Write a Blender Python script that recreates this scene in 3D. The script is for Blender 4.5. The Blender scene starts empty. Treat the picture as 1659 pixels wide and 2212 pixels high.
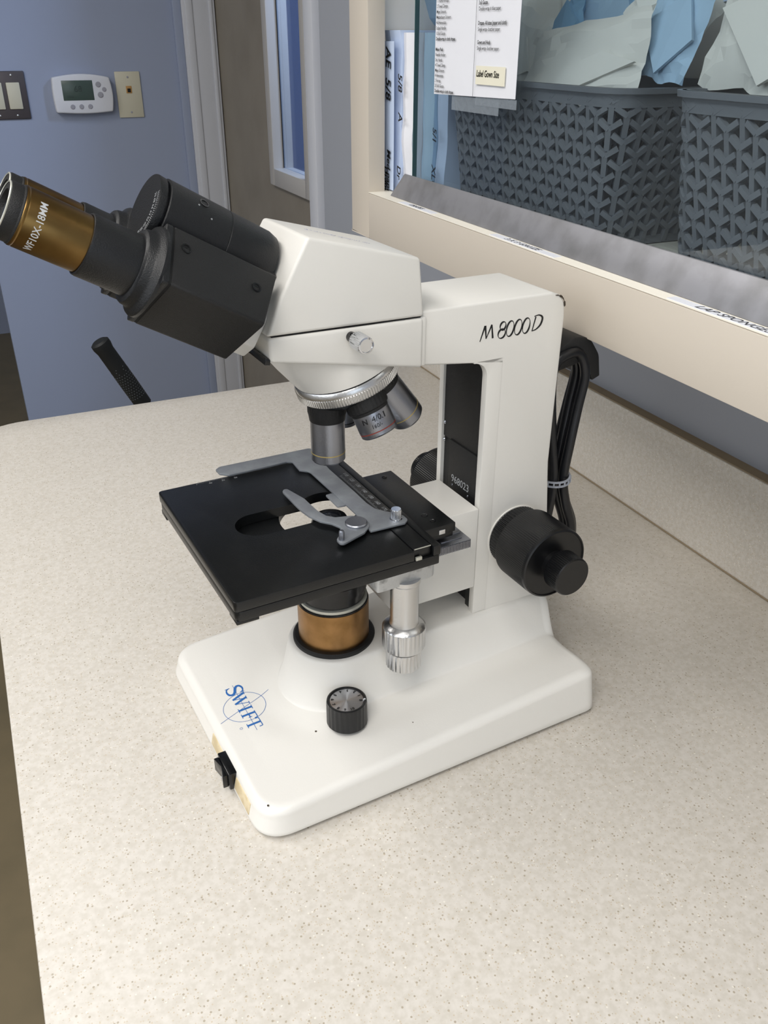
import bpy, bmesh, math, random
from math import sin, cos, pi, radians, sqrt, atan2
from mathutils import Vector, Matrix, noise

# ------------------------------------------------------------------ scene, camera, light
SC = bpy.context.scene
COL = SC.collection
ZC = 0.91                       # height of the counter top above the floor

def lin(c):
    return tuple((x/12.92 if x <= 0.04045 else ((x+0.055)/1.055)**2.4) for x in c)

cam_d = bpy.data.cameras.new('camera')
cam = bpy.data.objects.new('camera', cam_d); COL.objects.link(cam)
cam_d.sensor_fit = 'VERTICAL'; cam_d.sensor_height = 24.0
cam_d.lens = 24.0*1868.7/2212.0
cam_d.clip_start = 0.01; cam_d.clip_end = 50
PIT, ROL, YAW = 0.50281562, 0.00281998, 0.43180291
_f = Vector((sin(YAW)*cos(PIT), cos(YAW)*cos(PIT), -sin(PIT)))
_r0 = Vector((cos(YAW), -sin(YAW), 0)); _u0 = _r0.cross(_f)
_r = _r0*cos(ROL) + _u0*sin(ROL); _u = -_r0*sin(ROL) + _u0*cos(ROL)
cam.matrix_world = Matrix(((_r.x, _u.x, -_f.x, 0), (_r.y, _u.y, -_f.y, 0), (_r.z, _u.z, -_f.z, ZC+0.435), (0, 0, 0, 1)))
SC.camera = cam

wd = bpy.data.worlds.new('world'); SC.world = wd; wd.use_nodes = True
wd.node_tree.nodes['Background'].inputs[0].default_value = (0.75, 0.85, 1.0, 1)
wd.node_tree.nodes['Background'].inputs[1].default_value = 0.25

def area(name, loc, target, sx, sy, power, color):
    l = bpy.data.lights.new(name, 'AREA'); l.shape = 'RECTANGLE'; l.size = sx; l.size_y = sy
    l.energy = power; l.color = color
    o = bpy.data.objects.new(name, l); COL.objects.link(o); o.location = loc
    d = Vector(target)-Vector(loc)
    o.rotation_euler = d.to_track_quat('-Z', 'Y').to_euler()
    return o
# ceiling panel lights of the room, an added overhead fill, a daylight window behind the camera, a lamp in the hall behind the door
area('overhead_light', (-0.85, -0.60, 2.43), (-0.85, -0.60, 0), 0.6, 1.2, 21, (1.0, 0.968, 0.925))
area('overhead_light', (-0.85, 1.15, 2.43), (-0.85, 1.15, 0), 0.6, 1.2, 20, (1.0, 0.968, 0.925))
area('overhead_light', (-0.20, -0.25, 2.43), (-0.20, -0.25, 0), 0.5, 0.5, 8, (1.0, 0.968, 0.925))  # small overhead fill, added to brighten the counter right of the microscope
area('window_daylight', (-2.15, 0.1, 1.60), (0.5, 0.1, 0.95), 2.4, 1.3, 22, (0.86, 0.92, 1.0))
area('window_daylight', (-0.25, -1.85, 1.55), (0.3, 0.4, 1.05), 1.1, 1.1, 5.5, (0.70, 0.84, 1.0))
area('hall_light', (1.35, 1.75, 2.1), (0.85, 2.32, 1.2), 0.4, 0.4, 26, (0.72, 0.83, 1.0))

SC.view_settings.view_transform = 'Standard'
SC.view_settings.look = 'None'
SC.view_settings.gamma = 1.0
SC.view_settings.use_curve_mapping = False
SC.view_settings.exposure = -0.03

# ------------------------------------------------------------------ materials
def mat(name, col, rough=0.5, metal=0.0, bump=None, coat=0.0, spec=0.5, aniso=0.0, noise_col=None):
    m = bpy.data.materials.new(name); m.use_nodes = True
    nt = m.node_tree; b = nt.nodes['Principled BSDF']
    c = lin(col)
    b.inputs['Base Color'].default_value = (*c, 1)
    b.inputs['Roughness'].default_value = rough
    b.inputs['Metallic'].default_value = metal
    b.inputs['Specular IOR Level'].default_value = spec
    b.inputs['Coat Weight'].default_value = coat
    if aniso: b.inputs['Anisotropic'].default_value = aniso
    if noise_col:
        col2, scale, lo, hi = noise_col
        tc = nt.nodes.new('ShaderNodeTexCoord'); n = nt.nodes.new('ShaderNodeTexNoise')
        n.inputs['Scale'].default_value = scale; n.inputs['Detail'].default_value = 6
        r = nt.nodes.new('ShaderNodeValToRGB')
        r.color_ramp.elements[0].position = lo; r.color_ramp.elements[1].position = hi
        r.color_ramp.elements[0].color = (*c, 1); r.color_ramp.elements[1].color = (*lin(col2), 1)
        nt.links.new(tc.outputs['Object'], n.inputs['Vector']); nt.links.new(n.outputs['Fac'], r.inputs['Fac'])
        nt.links.new(r.outputs['Color'], b.inputs['Base Color'])
    if bump:
        scale, strength = bump
        tc = nt.nodes.new('ShaderNodeTexCoord'); n = nt.nodes.new('ShaderNodeTexNoise')
        n.inputs['Scale'].default_value = scale; n.inputs['Detail'].default_value = 4
        bp = nt.nodes.new('ShaderNodeBump'); bp.inputs['Strength'].default_value = strength
        bp.inputs['Distance'].default_value = 0.001
        nt.links.new(tc.outputs['Object'], n.inputs['Vector']); nt.links.new(n.outputs['Fac'], bp.inputs['Height'])
        nt.links.new(bp.outputs['Normal'], b.inputs['Normal'])
    return m

def laminate(name, base, dark, white):
    m = bpy.data.materials.new(name); m.use_nodes = True
    nt = m.node_tree; b = nt.nodes['Principled BSDF']; L = nt.links
    b.inputs['Roughness'].default_value = 0.42
    tc = nt.nodes.new('ShaderNodeTexCoord')
    def specks(scale, thr, rnd):
        v = nt.nodes.new('ShaderNodeTexVoronoi'); v.inputs['Scale'].default_value = scale
        v.inputs['Randomness'].default_value = 1.0
        mp = nt.nodes.new('ShaderNodeMapping'); mp.inputs['Location'].default_value = (rnd, rnd*2, rnd*3)
        L.new(tc.outputs['Object'], mp.inputs['Vector']); L.new(mp.outputs['Vector'], v.inputs['Vector'])
        sep = nt.nodes.new('ShaderNodeSeparateColor'); L.new(v.outputs['Color'], sep.inputs['Color'])
        gt = nt.nodes.new('ShaderNodeMath'); gt.operation = 'GREATER_THAN'; gt.inputs[1].default_value = thr[0]
        L.new(sep.outputs['Red'], gt.inputs[0])
        lt = nt.nodes.new('ShaderNodeMath'); lt.operation = 'LESS_THAN'; lt.inputs[1].default_value = thr[1]
        L.new(v.outputs['Distance'], lt.inputs[0])
        mu = nt.nodes.new('ShaderNodeMath'); mu.operation = 'MULTIPLY'
        L.new(gt.outputs[0], mu.inputs[0]); L.new(lt.outputs[0], mu.inputs[1])
        return mu.outputs[0]
    n = nt.nodes.new('ShaderNodeTexNoise'); n.inputs['Scale'].default_value = 260; n.inputs['Detail'].default_value = 3
    L.new(tc.outputs['Object'], n.inputs['Vector'])
    r = nt.nodes.new('ShaderNodeValToRGB')
    r.color_ramp.elements[0].position = 0.35; r.color_ramp.elements[1].position = 0.65
    bl = lin(base)
    r.color_ramp.elements[0].color = (bl[0]*0.93, bl[1]*0.92, bl[2]*0.90, 1)
    r.color_ramp.elements[1].color = (min(1, bl[0]*1.05), min(1, bl[1]*1.05), min(1, bl[2]*1.06), 1)
    L.new(n.outputs['Fac'], r.inputs['Fac'])
    cur = r.outputs['Color']
    for fac, c in ((specks(480, (0.86, 0.30), 0.0), dark), (specks(450, (0.945, 0.27), 3.7), white), (specks(800, (0.80, 0.35), 8.1), tuple(x*1.15 for x in dark))):
        mx = nt.nodes.new('ShaderNodeMix'); mx.data_type = 'RGBA'
        L.new(fac, mx.inputs['Factor']); L.new(cur, mx.inputs['A'])
        mx.inputs['B'].default_value = (*lin(c), 1)
        cur = mx.outputs['Result']
    L.new(cur, b.inputs['Base Color'])
    return m

M = {}
M['counter'] = laminate('speckled_laminate', (0.828, 0.808, 0.774), (0.68, 0.64, 0.575), (0.90, 0.88, 0.84))
M['cream'] = mat('cream_enamel', (0.905, 0.897, 0.876), 0.36, bump=(900, 0.06))
M['cream2'] = mat('cream_enamel_lower', (0.90, 0.892, 0.870), 0.38, bump=(900, 0.05))
M['black'] = mat('black_enamel', (0.09, 0.095, 0.105), 0.42, bump=(1500, 0.25), spec=0.45)
M['blackmat'] = mat('black_crackle', (0.075, 0.077, 0.082), 0.5, bump=(2500, 0.35))
M['blackgloss'] = mat('black_gloss', (0.07, 0.072, 0.08), 0.22)
M['stage'] = mat('stage_black', (0.045, 0.052, 0.058), 0.30, bump=(1800, 0.12), noise_col=((0.07, 0.075, 0.078), 60, 0.5, 0.7))
M['knob'] = mat('knob_black', (0.055, 0.058, 0.066), 0.33)
M['steel'] = mat('brushed_steel', (0.62, 0.63, 0.66), 0.34, 1.0, bump=(1400, 0.1))
M['holder'] = mat('worn_holder_metal', (0.56, 0.575, 0.60), 0.48, 0.55, bump=(800, 0.1), noise_col=((0.62, 0.64, 0.66), 90, 0.4, 0.7))
M['chrome'] = mat('chrome', (0.86, 0.87, 0.89), 0.12, 1.0)
M['alu'] = mat('aluminium', (0.84, 0.84, 0.84), 0.30, 1.0, bump=(700, 0.12))
M['cast'] = mat('cast_aluminium', (0.80, 0.81, 0.82), 0.45, 0.85, bump=(500, 0.3), noise_col=((0.55, 0.56, 0.57), 120, 0.55, 0.75))
M['gold'] = mat('bronze_anodised', (0.50, 0.40, 0.24), 0.33, 1.0, noise_col=((0.42, 0.31, 0.17), 40, 0.4, 0.7))
M['gold2'] = mat('bronze_anodised_collar', (0.64, 0.49, 0.32), 0.36, 1.0, noise_col=((0.55, 0.42, 0.26), 80, 0.4, 0.7))
M['goldline'] = mat('gold_line', (0.76, 0.68, 0.44), 0.4, 0.6)
M['redline'] = mat('red_line', (0.48, 0.20, 0.17), 0.4)
M['silverline'] = mat('silver_ring', (0.80, 0.80, 0.76), 0.35, 0.6)
M['lens'] = mat('lens_glass', (0.10, 0.11, 0.13), 0.05, coat=1.0)
M['white_ink'] = mat('white_ink', (0.78, 0.79, 0.80), 0.6)
M['grey_ink'] = mat('grey_ink', (0.60, 0.61, 0.62), 0.6)
M['black_ink'] = mat('black_ink', (0.06, 0.06, 0.07), 0.5)
M['print_ink'] = mat('print_ink', (0.22, 0.22, 0.24), 0.6)
M['blue_ink'] = mat('blue_ink', (0.16, 0.40, 0.68), 0.5)
M['smudge'] = mat('ink_smudge', (0.55, 0.56, 0.70), 0.6)
M['chip'] = mat('paint_chip', (0.30, 0.26, 0.22), 0.7)
M['cord'] = mat('cord_rubber', (0.075, 0.08, 0.095), 0.34)
M['tie'] = mat('cable_tie', (0.62, 0.64, 0.68), 0.4)
M['tape_brown'] = mat('old_glue', (0.80, 0.73, 0.58), 0.5, noise_col=((0.86, 0.80, 0.67), 120, 0.45, 0.6))
M['bluewall'] = mat('blue_grey_paint', (0.60, 0.64, 0.735), 0.75, bump=(300, 0.1))
M['greywall'] = mat('grey_paint', (0.60, 0.615, 0.65), 0.75, bump=(300, 0.1))
M['roomwall'] = mat('room_paint', (0.80, 0.80, 0.80), 0.8)
M['ceiling'] = mat('ceiling_white', (0.88, 0.88, 0.87), 0.85)
M['floor'] = mat('floor_brown', (0.49, 0.44, 0.34), 0.5, noise_col=((0.44, 0.40, 0.31), 9, 0.4, 0.7))
M['trim'] = mat('white_trim', (0.80, 0.81, 0.84), 0.5)
M['trimside'] = mat('trim_gloss', (0.88, 0.89, 0.92), 0.4)
M['door'] = mat('tan_door', (0.56, 0.53, 0.48), 0.55, noise_col=((0.52, 0.49, 0.44), 6, 0.4, 0.7))
M['lite'] = mat('lite_frame', (0.72, 0.71, 0.70), 0.5)
M['cab'] = mat('cabinet_cream', (0.80, 0.765, 0.715), 0.5, bump=(500, 0.05))
M['cabedge'] = mat('cabinet_edge', (0.93, 0.91, 0.86), 0.45)
M['cabin'] = mat('cabinet_inside', (0.88, 0.87, 0.85), 0.6)
M['track'] = mat('track_aluminium', (0.60, 0.60, 0.62), 0.5, 0.55, noise_col=((0.52, 0.52, 0.53), 50, 0.4, 0.7))
M['bsedge'] = mat('caulk_brown', (0.55, 0.49, 0.40), 0.7)
M['basket'] = mat('basket_plastic', (0.46, 0.47, 0.49), 0.42)
M['paper'] = mat('white_paper', (0.90, 0.905, 0.93), 0.85, bump=(60, 0.4))
M['butcher'] = mat('butcher_paper', (0.86, 0.85, 0.82), 0.8, bump=(60, 0.5))
M['bluepaper'] = mat('blue_wrap', (0.66, 0.77, 0.86), 0.85, bump=(60, 0.5))
M['bluedeep'] = mat('blue_cloth', (0.50, 0.66, 0.78), 0.9, bump=(60, 0.5))
M['palewrap'] = mat('pale_blue_paper', (0.78, 0.84, 0.94), 0.8, bump=(60, 0.5))
M['sticky'] = mat('sticky_note', (0.91, 0.895, 0.82), 0.8)
M['labeltape'] = mat('label_tape', (0.90, 0.91, 0.94), 0.45)
M['plasticwhite'] = mat('white_plastic', (0.86, 0.87, 0.90), 0.45)
M['lcd'] = mat('lcd_screen', (0.28, 0.34, 0.32), 0.25)
M['lcdseg'] = mat('lcd_segment', (0.20, 0.25, 0.24), 0.3)
M['greybtn'] = mat('grey_button', (0.62, 0.62, 0.66), 0.5)
M['ivory'] = mat('ivory_plastic', (0.80, 0.785, 0.71), 0.45)
M['jack'] = mat('jack_amber', (0.72, 0.55, 0.32), 0.5)
M['bronze'] = mat('bronze_plate', (0.36, 0.34, 0.35), 0.4, 0.5)
M['grip'] = mat('grip_foam', (0.085, 0.095, 0.10), 0.6)
M['gripdot'] = mat('grip_dots', (0.45, 0.47, 0.49), 0.6)
M['darkhole'] = mat('dark_hole', (0.05, 0.05, 0.055), 0.8)
M['basecab'] = mat('base_cabinet', (0.62, 0.58, 0.52), 0.6)

def glassmat(name, tint, gloss=0.10):
    m = bpy.data.materials.new(name); m.use_nodes = True; nt = m.node_tree
    nt.nodes.remove(nt.nodes['Principled BSDF']); out = nt.nodes['Material Output']
    t = nt.nodes.new('ShaderNodeBsdfTransparent'); t.inputs[0].default_value = (*tint, 1)
    g = nt.nodes.new('ShaderNodeBsdfGlossy'); g.inputs['Roughness'].default_value = 0.02
    fr = nt.nodes.new('ShaderNodeLayerWeight'); fr.inputs[0].default_value = 0.12
    mx = nt.nodes.new('ShaderNodeMixShader')
    nt.links.new(fr.outputs['Facing'], mx.inputs[0]); nt.links.new(t.outputs[0], mx.inputs[1]); nt.links.new(g.outputs[0], mx.inputs[2])
    nt.links.new(mx.outputs[0], out.inputs[0])
    return m
M['glass'] = glassmat('cabinet_glass', (0.89, 0.93, 0.95))
M['doorglass'] = glassmat('door_glass', (0.80, 0.86, 0.95))
def filmmat(name, col, fac):
    m = bpy.data.materials.new(name); m.use_nodes = True; nt = m.node_tree
    b = nt.nodes['Principled BSDF']; b.inputs['Base Color'].default_value = (*lin(col), 1); b.inputs['Roughness'].default_value = 0.3
    t = nt.nodes.new('ShaderNodeBsdfTransparent'); mx = nt.nodes.new('ShaderNodeMixShader'); mx.inputs[0].default_value = fac
    nt.links.new(t.outputs[0], mx.inputs[1]); nt.links.new(b.outputs[0], mx.inputs[2]); nt.links.new(mx.outputs[0], nt.nodes['Material Output'].inputs[0])
    return m
M['film'] = filmmat('clear_sleeve', (0.72, 0.76, 0.80), 0.25)

# ------------------------------------------------------------------ mesh helpers
def merge(bm, t):
    me = bpy.data.meshes.new('tmp'); t.to_mesh(me); t.free(); bm.from_mesh(me); bpy.data.meshes.remove(me)
def ident(p): return Vector(p)
def bevel(t, off, seg=3, flt=None):
    bmesh.ops.recalc_face_normals(t, faces=t.faces[:])
    es = [e for e in t.edges if len(e.link_faces) == 2 and e.calc_face_angle(0) > radians(18) and (flt is None or flt(e))]
    if es and off > 0:
        bmesh.ops.bevel(t, geom=es, offset=off, segments=seg, profile=0.5, affect='EDGES', clamp_overlap=True)
def box(bm, lo, hi, bev=0.0, seg=2, f=None, flt=None):
    t = bmesh.new(); r = bmesh.ops.create_cube(t, size=1.0)
    for v in t.verts:
        v.co = Vector([lo[i] + (v.co[i]+0.5)*(hi[i]-lo[i]) for i in range(3)])
    bevel(t, bev, seg, flt)
    if f:
        for v in t.verts: v.co = f(v.co)
    merge(bm, t)
def prism(bm, pts, t0, t1, mapf, bev=0.0, seg=2, flt=None, scale1=None):
    """pts 2D polygon; mapf(x, y, t) -> Vector"""
    t = bmesh.new()
    n = len(pts)
    a = [t.verts.new(mapf(p[0], p[1], t0)) for p in pts]
    q = scale1(pts) if scale1 else pts
    b = [t.verts.new(mapf(p[0], p[1], t1)) for p in q]
    t.faces.new(a); t.faces.new(b[::-1])
    for i in range(n):
        t.faces.new((a[i], b[i], b[(i+1) % n], a[(i+1) % n]))
    bevel(t, bev, seg, flt)
    merge(bm, t)
def frame(org, axis, xdir=None):
    a = Vector(axis).normalized()
    x = Vector(xdir) if xdir else (Vector((1, 0, 0)) if abs(a.x) < 0.9 else Vector((0, 1, 0)))
    x = (x - a*x.dot(a)).normalized(); y = a.cross(x)
    return Vector(org), a, x, y
def lathe(bm, prof, fr, n=72, close=True):
    """prof: list of (r, h[, groove])"""
    org, a, x, y = fr
    t = bmesh.new(); rings = []
    for p in prof:
        r, h = p[0], p[1]; k = p[2] if len(p) > 2 else 0
        if r < 1e-7:
            rings.append([t.verts.new(org+a*h)]); continue
        ring = []
        for i in range(n):
            rr = r*(1-k) if (k and i % 4 >= 2) else r
            an = 2*pi*i/n
            ring.append(t.verts.new(org + a*h + (x*cos(an)+y*sin(an))*rr))
        rings.append(ring)
    for A, B in zip(rings[:-1], rings[1:]):
        if len(A) == 1 and len(B) == 1: continue
        if len(A) == 1:
            for i in range(n): t.faces.new((A[0], B[i], B[(i+1) % n]))
        elif len(B) == 1:
            for i in range(n): t.faces.new((A[i], B[0], A[(i+1) % n]))
        else:
            for i in range(n): t.faces.new((A[i], B[i], B[(i+1) % n], A[(i+1) % n]))
    if close:
        for R in (rings[0], rings[-1]):
            if len(R) > 1: t.faces.new(R)
    bmesh.ops.recalc_face_normals(t, faces=t.faces[:])
    merge(bm, t)
def catmull(pts, sub=8, closed=False):
    P = [Vector(p) for p in pts]; out = []; n = len(P)
    rng = range(n) if closed else range(n-1)
    for i in rng:
        p0 = P[(i-1) % n] if closed else P[max(i-1, 0)]; p1 = P[i]; p2 = P[(i+1) % n]
        p3 = P[(i+2) % n] if closed else P[min(i+2, n-1)]
        for s in range(sub):
            t = s/sub
            out.append(0.5*((2*p1)+(-p0+p2)*t+(2*p0-5*p1+4*p2-p3)*t*t+(-p0+3*p1-3*p2+p3)*t**3))
    if not closed: out.append(P[-1])
    return out
def tube(bm, pts, r, n=12, closed=False, flat=None):
    t = bmesh.new(); rings = []; N = len(pts); up = Vector((0.13, 0.2, 1)).normalized(); nrm = None
    for i, p in enumerate(pts):
        if closed: d = pts[(i+1) % N]-pts[i-1]
        else: d = pts[min(i+1, N-1)]-pts[max(i-1, 0)]
        d = d.normalized()
        if nrm is None:
            nrm = up - d*up.dot(d)
            if nrm.length < 0.05: nrm = Vector((1, 0, 0)) - d*d.x
        nrm = (nrm - d*nrm.dot(d)).normalized(); b = d.cross(nrm)
        rr = r[i] if isinstance(r, (list, tuple)) else r
        fx, fy = flat if flat else (1, 1)
        rings.append([t.verts.new(p + (nrm*cos(2*pi*k/n)*fx + b*sin(2*pi*k/n)*fy)*rr) for k in range(n)])
    M_ = N if closed else N-1
    for i in range(M_):
        A = rings[i]; B = rings[(i+1) % N]
        for k in range(n): t.faces.new((A[k], B[k], B[(k+1) % n], A[(k+1) % n]))
    if not closed:
        t.faces.new(rings[0]); t.faces.new(rings[-1])
    bmesh.ops.recalc_face_normals(t, faces=t.faces[:])
    merge(bm, t)

def finish(me, m, angle=32, smooth=True):
    me.materials.append(m)
    if smooth:
        for p in me.polygons: p.use_smooth = True
        me.set_sharp_from_angle(angle=radians(angle))
    me.update()
def tag(o, label=None, cat=None, group=None, kind=None):
    if label: o['label'] = label
    if cat: o['category'] = cat
    if group: o['group'] = group
    if kind: o['kind'] = kind
    return o
def thing(name, label, cat, loc=(0, 0, 0), rotz=0.0, group=None, kind=None):
    o = bpy.data.objects.new(name, None); COL.objects.link(o)
    o.empty_display_size = 0.05
    o.location = (loc[0], loc[1], loc[2]+ZC); o.rotation_euler = (0, 0, rotz)
    o['off'] = (loc[0], loc[1], loc[2])
    tag(o, label, cat, group, kind)
    return o
def part(name, bm, m, parent, label=None, room=False, angle=32, smooth=True, kind=None):
    """child mesh; vertices in the thing's own frame, or in room coordinates (room=True)"""
    root = parent
    while root.parent: root = root.parent
    if room:
        of = Vector(root['off'])
        for v in bm.verts: v.co -= of
    me = bpy.data.meshes.new(name); bm.to_mesh(me); bm.free()
    finish(me, m, angle, smooth)
    o = bpy.data.objects.new(name, me); COL.objects.link(o); o.parent = parent
    if label: o['label'] = label
    if kind: o['kind'] = kind
    return o
def solo(name, bm, m, label=None, cat=None, group=None, kind=None, angle=32, smooth=True):
    xs = [v.co for v in bm.verts]
    lo = Vector([min(c[i] for c in xs) for i in range(3)]); hi = Vector([max(c[i] for c in xs) for i in range(3)])
    of = Vector(((lo.x+hi.x)/2, (lo.y+hi.y)/2, lo.z))
    for v in bm.verts: v.co -= of
    me = bpy.data.meshes.new(name); bm.to_mesh(me); bm.free(); finish(me, m, angle, smooth)
    o = bpy.data.objects.new(name, me); COL.objects.link(o); o.location = (of.x, of.y, of.z+ZC)
    o['off'] = tuple(of)
    tag(o, label, cat, group, kind); return o
def boolean(bm, cut, op='DIFFERENCE'):
    """bm op cut, both bmeshes; returns a new bmesh"""
    obs = []
    for i, b in enumerate((bm, cut)):
        bmesh.ops.recalc_face_normals(b, faces=b.faces[:])
        me = bpy.data.meshes.new('t%d' % i); b.to_mesh(me); b.free()
        o = bpy.data.objects.new('t%d' % i, me); COL.objects.link(o); obs.append(o)
    md = obs[0].modifiers.new('b', 'BOOLEAN'); md.operation = op; md.object = obs[1]; md.solver = 'EXACT'
    dg = bpy.context.evaluated_depsgraph_get(); dg.update()
    me = bpy.data.meshes.new_from_object(obs[0].evaluated_get(dg))
    out = bmesh.new(); out.from_mesh(me); bpy.data.meshes.remove(me)
    for o in obs:
        d = o.data; bpy.data.objects.remove(o); bpy.data.meshes.remove(d)
    return out
def text_bm(s, size, mapf, ext=0.00008, shear=0.0, sx=1.0, align='CENTER', bold=0.0, spacing=1.0):
    """text laid out in (x, y) metres; mapf(x, y, z) -> Vector"""
    cu = bpy.data.curves.new('t', 'FONT'); cu.body = s; cu.size = size; cu.shear = shear
    cu.align_x = align; cu.align_y = 'CENTER'; cu.extrude = ext; cu.resolution_u = 3; cu.offset = bold
    cu.space_character = spacing
    o = bpy.data.objects.new('t', cu); COL.objects.link(o)
    dg = bpy.context.evaluated_depsgraph_get(); dg.update()
    me = bpy.data.meshes.new_from_object(o.evaluated_get(dg))
    b = bmesh.new(); b.from_mesh(me)
    bpy.data.meshes.remove(me); bpy.data.objects.remove(o); bpy.data.curves.remove(cu)
    for v in b.verts: v.co = mapf(v.co.x*sx, v.co.y, v.co.z)
    return b
def stroke(bm, pts, w, mapf, ext=0.00008):
    """flat pen stroke polyline of width w (w may be a list)"""
    P = [Vector((p[0], p[1])) for p in pts]; n = len(P)
    t = bmesh.new(); L = []; R = []
    for i, p in enumerate(P):
        d = (P[min(i+1, n-1)]-P[max(i-1, 0)])
        d = d.normalized() if d.length > 0 else Vector((1, 0)); nn = Vector((-d.y, d.x))
        ww = (w[i] if isinstance(w, (list, tuple)) else w)/2
        L.append(p+nn*ww); R.append(p-nn*ww)
    def ring(z): return [t.verts.new(mapf(q.x, q.y, z)) for q in L], [t.verts.new(mapf(q.x, q.y, z)) for q in R]
    l1, r1 = ring(ext); l0, r0 = ring(-ext)
    for i in range(n-1):
        t.faces.new((l1[i], l1[i+1], r1[i+1], r1[i])); t.faces.new((l0[i+1], l0[i], r0[i], r0[i+1]))
        t.faces.new((l1[i+1], l1[i], l0[i], l0[i+1])); t.faces.new((r1[i], r1[i+1], r0[i+1], r0[i]))
    t.faces.new((l1[0], r1[0], r0[0], l0[0])); t.faces.new((r1[-1], l1[-1], l0[-1], r0[-1]))
    merge(bm, t)
def arc(cx, cy, r, a0, a1, n=16, ry=None):
    ry = ry or r
    return [(cx+r*cos(a0+(a1-a0)*i/n), cy+ry*sin(a0+(a1-a0)*i/n)) for i in range(n+1)]
def roundpoly(pts, r, n=6):
    """2D polygon with rounded corners; r scalar or list"""
    out = []; N = len(pts)
    for i in range(N):
        p = Vector(pts[i]); a = Vector(pts[i-1]); b = Vector(pts[(i+1) % N])
        rr = r[i] if isinstance(r, (list, tuple)) else r
        if rr <= 0: out.append(tuple(p)); continue
        da = (a-p).normalized(); db = (b-p).normalized()
        ang = da.angle(db); d = min(rr/math.tan(ang/2), (a-p).length*0.49, (b-p).length*0.49)
        p0 = p+da*d; p1 = p+db*d
        for k in range(n+1):
            t = k/n
            out.append(tuple((1-t)**2*p0 + 2*t*(1-t)*p + t*t*p1))
    return out
NEW = bmesh.new

# ------------------------------------------------------------------ the room
def struct(name, lo, hi, m, bev=0.0):
    b = NEW(); box(b, lo, hi, bev); return solo(name, b, m, kind='structure')
FZ = -ZC
struct('floor', (-2.3, -2.1, FZ-0.05), (2.2, 5.0, FZ), M['floor'])
struct('ceiling', (-2.3, -2.1, 1.55), (2.2, 5.0, 1.60), M['ceiling'])
struct('wall_back', (0.585, -2.0, FZ), (0.70, 1.53, 1.55), M['greywall'])
struct('wall_front', (-2.3, -2.0, FZ), (-2.2, 4.9, 1.55), M['roomwall'])
struct('wall_right', (-2.3, -2.1, FZ), (2.2, -2.0, 1.55), M['roomwall'])
struct('wall_left', (0.042, 2.85, FZ), (0.763, 2.97, 1.55), M['bluewall'])
struct('wall_far', (-2.3, 4.76, FZ), (0.2, 4.88, 1.55), M['bluewall'])
# the door wall beyond the counter, with its opening
struct('wall_door', (0.775, 1.53, FZ), (0.87, 2.0, 1.55), M['greywall'])
M['hall'] = mat('hall_blue', (0.36, 0.44, 0.60), 0.8)
struct('wall_door_header', (0.775, 2.0, 1.155), (0.87, 3.4, 1.55), M['greywall'])
struct('wall_door_far', (0.775, 2.842, FZ), (0.87, 3.4, 1.155), M['greywall'])
struct('wall_hall', (1.75, 1.2, FZ), (1.85, 3.4, 1.55), M['hall'])
struct('wall_hall_end', (0.87, 3.4, FZ), (1.85, 3.5, 1.55), M['hall'])
struct('trim_1', (0.640, 2.834, FZ), (0.664, 2.85, 1.5), M['bluewall'], 0.003)
b = NEW(); box(b, (0.664, 2.826, FZ), (0.761, 2.85, 1.5), 0.004)
box(b, (0.674, 2.822, FZ), (0.694, 2.828, 1.5), 0.002); box(b, (0.742, 2.822, FZ), (0.752, 2.828, 1.5), 0.002)
solo('trim_2', b, M['trim'], kind='structure')
b = NEW(); box(b, (0.745, 1.996, FZ), (0.775, 2.050, 1.5), 0.004)
solo('trim_3', b, M['trimside'], kind='structure')
# door with a narrow glazed lite
d = thing('door_1', None, None, (0.763, 2.45, FZ), kind='structure')
b = NEW()
DX0, DX1 = 0.763, 0.805
box(b, (DX0, 2.340, FZ), (DX1-0.001, 2.84, 1.15)); box(b, (DX0, 2.052, FZ), (DX1-0.001, 2.340, 0.110))
box(b, (DX0, 2.052, 0.110), (DX1-0.001, 2.076, 1.02)); box(b, (DX0, 2.076, 1.02), (DX1-0.001, 2.340, 1.15))
part('door_leaf', b, M['door'], d, room=True)
b = NEW()
for lo, hi in (((0.749, 2.324, 0.087), (DX1, 2.360, 1.05)), ((0.749, 2.060, 0.087), (DX1, 2.088, 1.05)), ((0.749, 2.088, 0.087), (DX1, 2.324, 0.130)), ((0.749, 2.088, 1.0), (DX1, 2.324, 1.05))):
    box(b, lo, hi, 0.003)
part('lite_frame', b, M['lite'], d, room=True)
b = NEW(); box(b, (0.778, 2.0882, 0.1302), (0.782, 2.3238, 0.9998)); part('glass_pane', b, M['doorglass'], d, room=True)
b = NEW(); box(b, (0.7765, 2.3205, 0.1305), (0.7779, 2.3238, 0.9995)); part('gasket', b, M['darkhole'], d, room=True)

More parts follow.
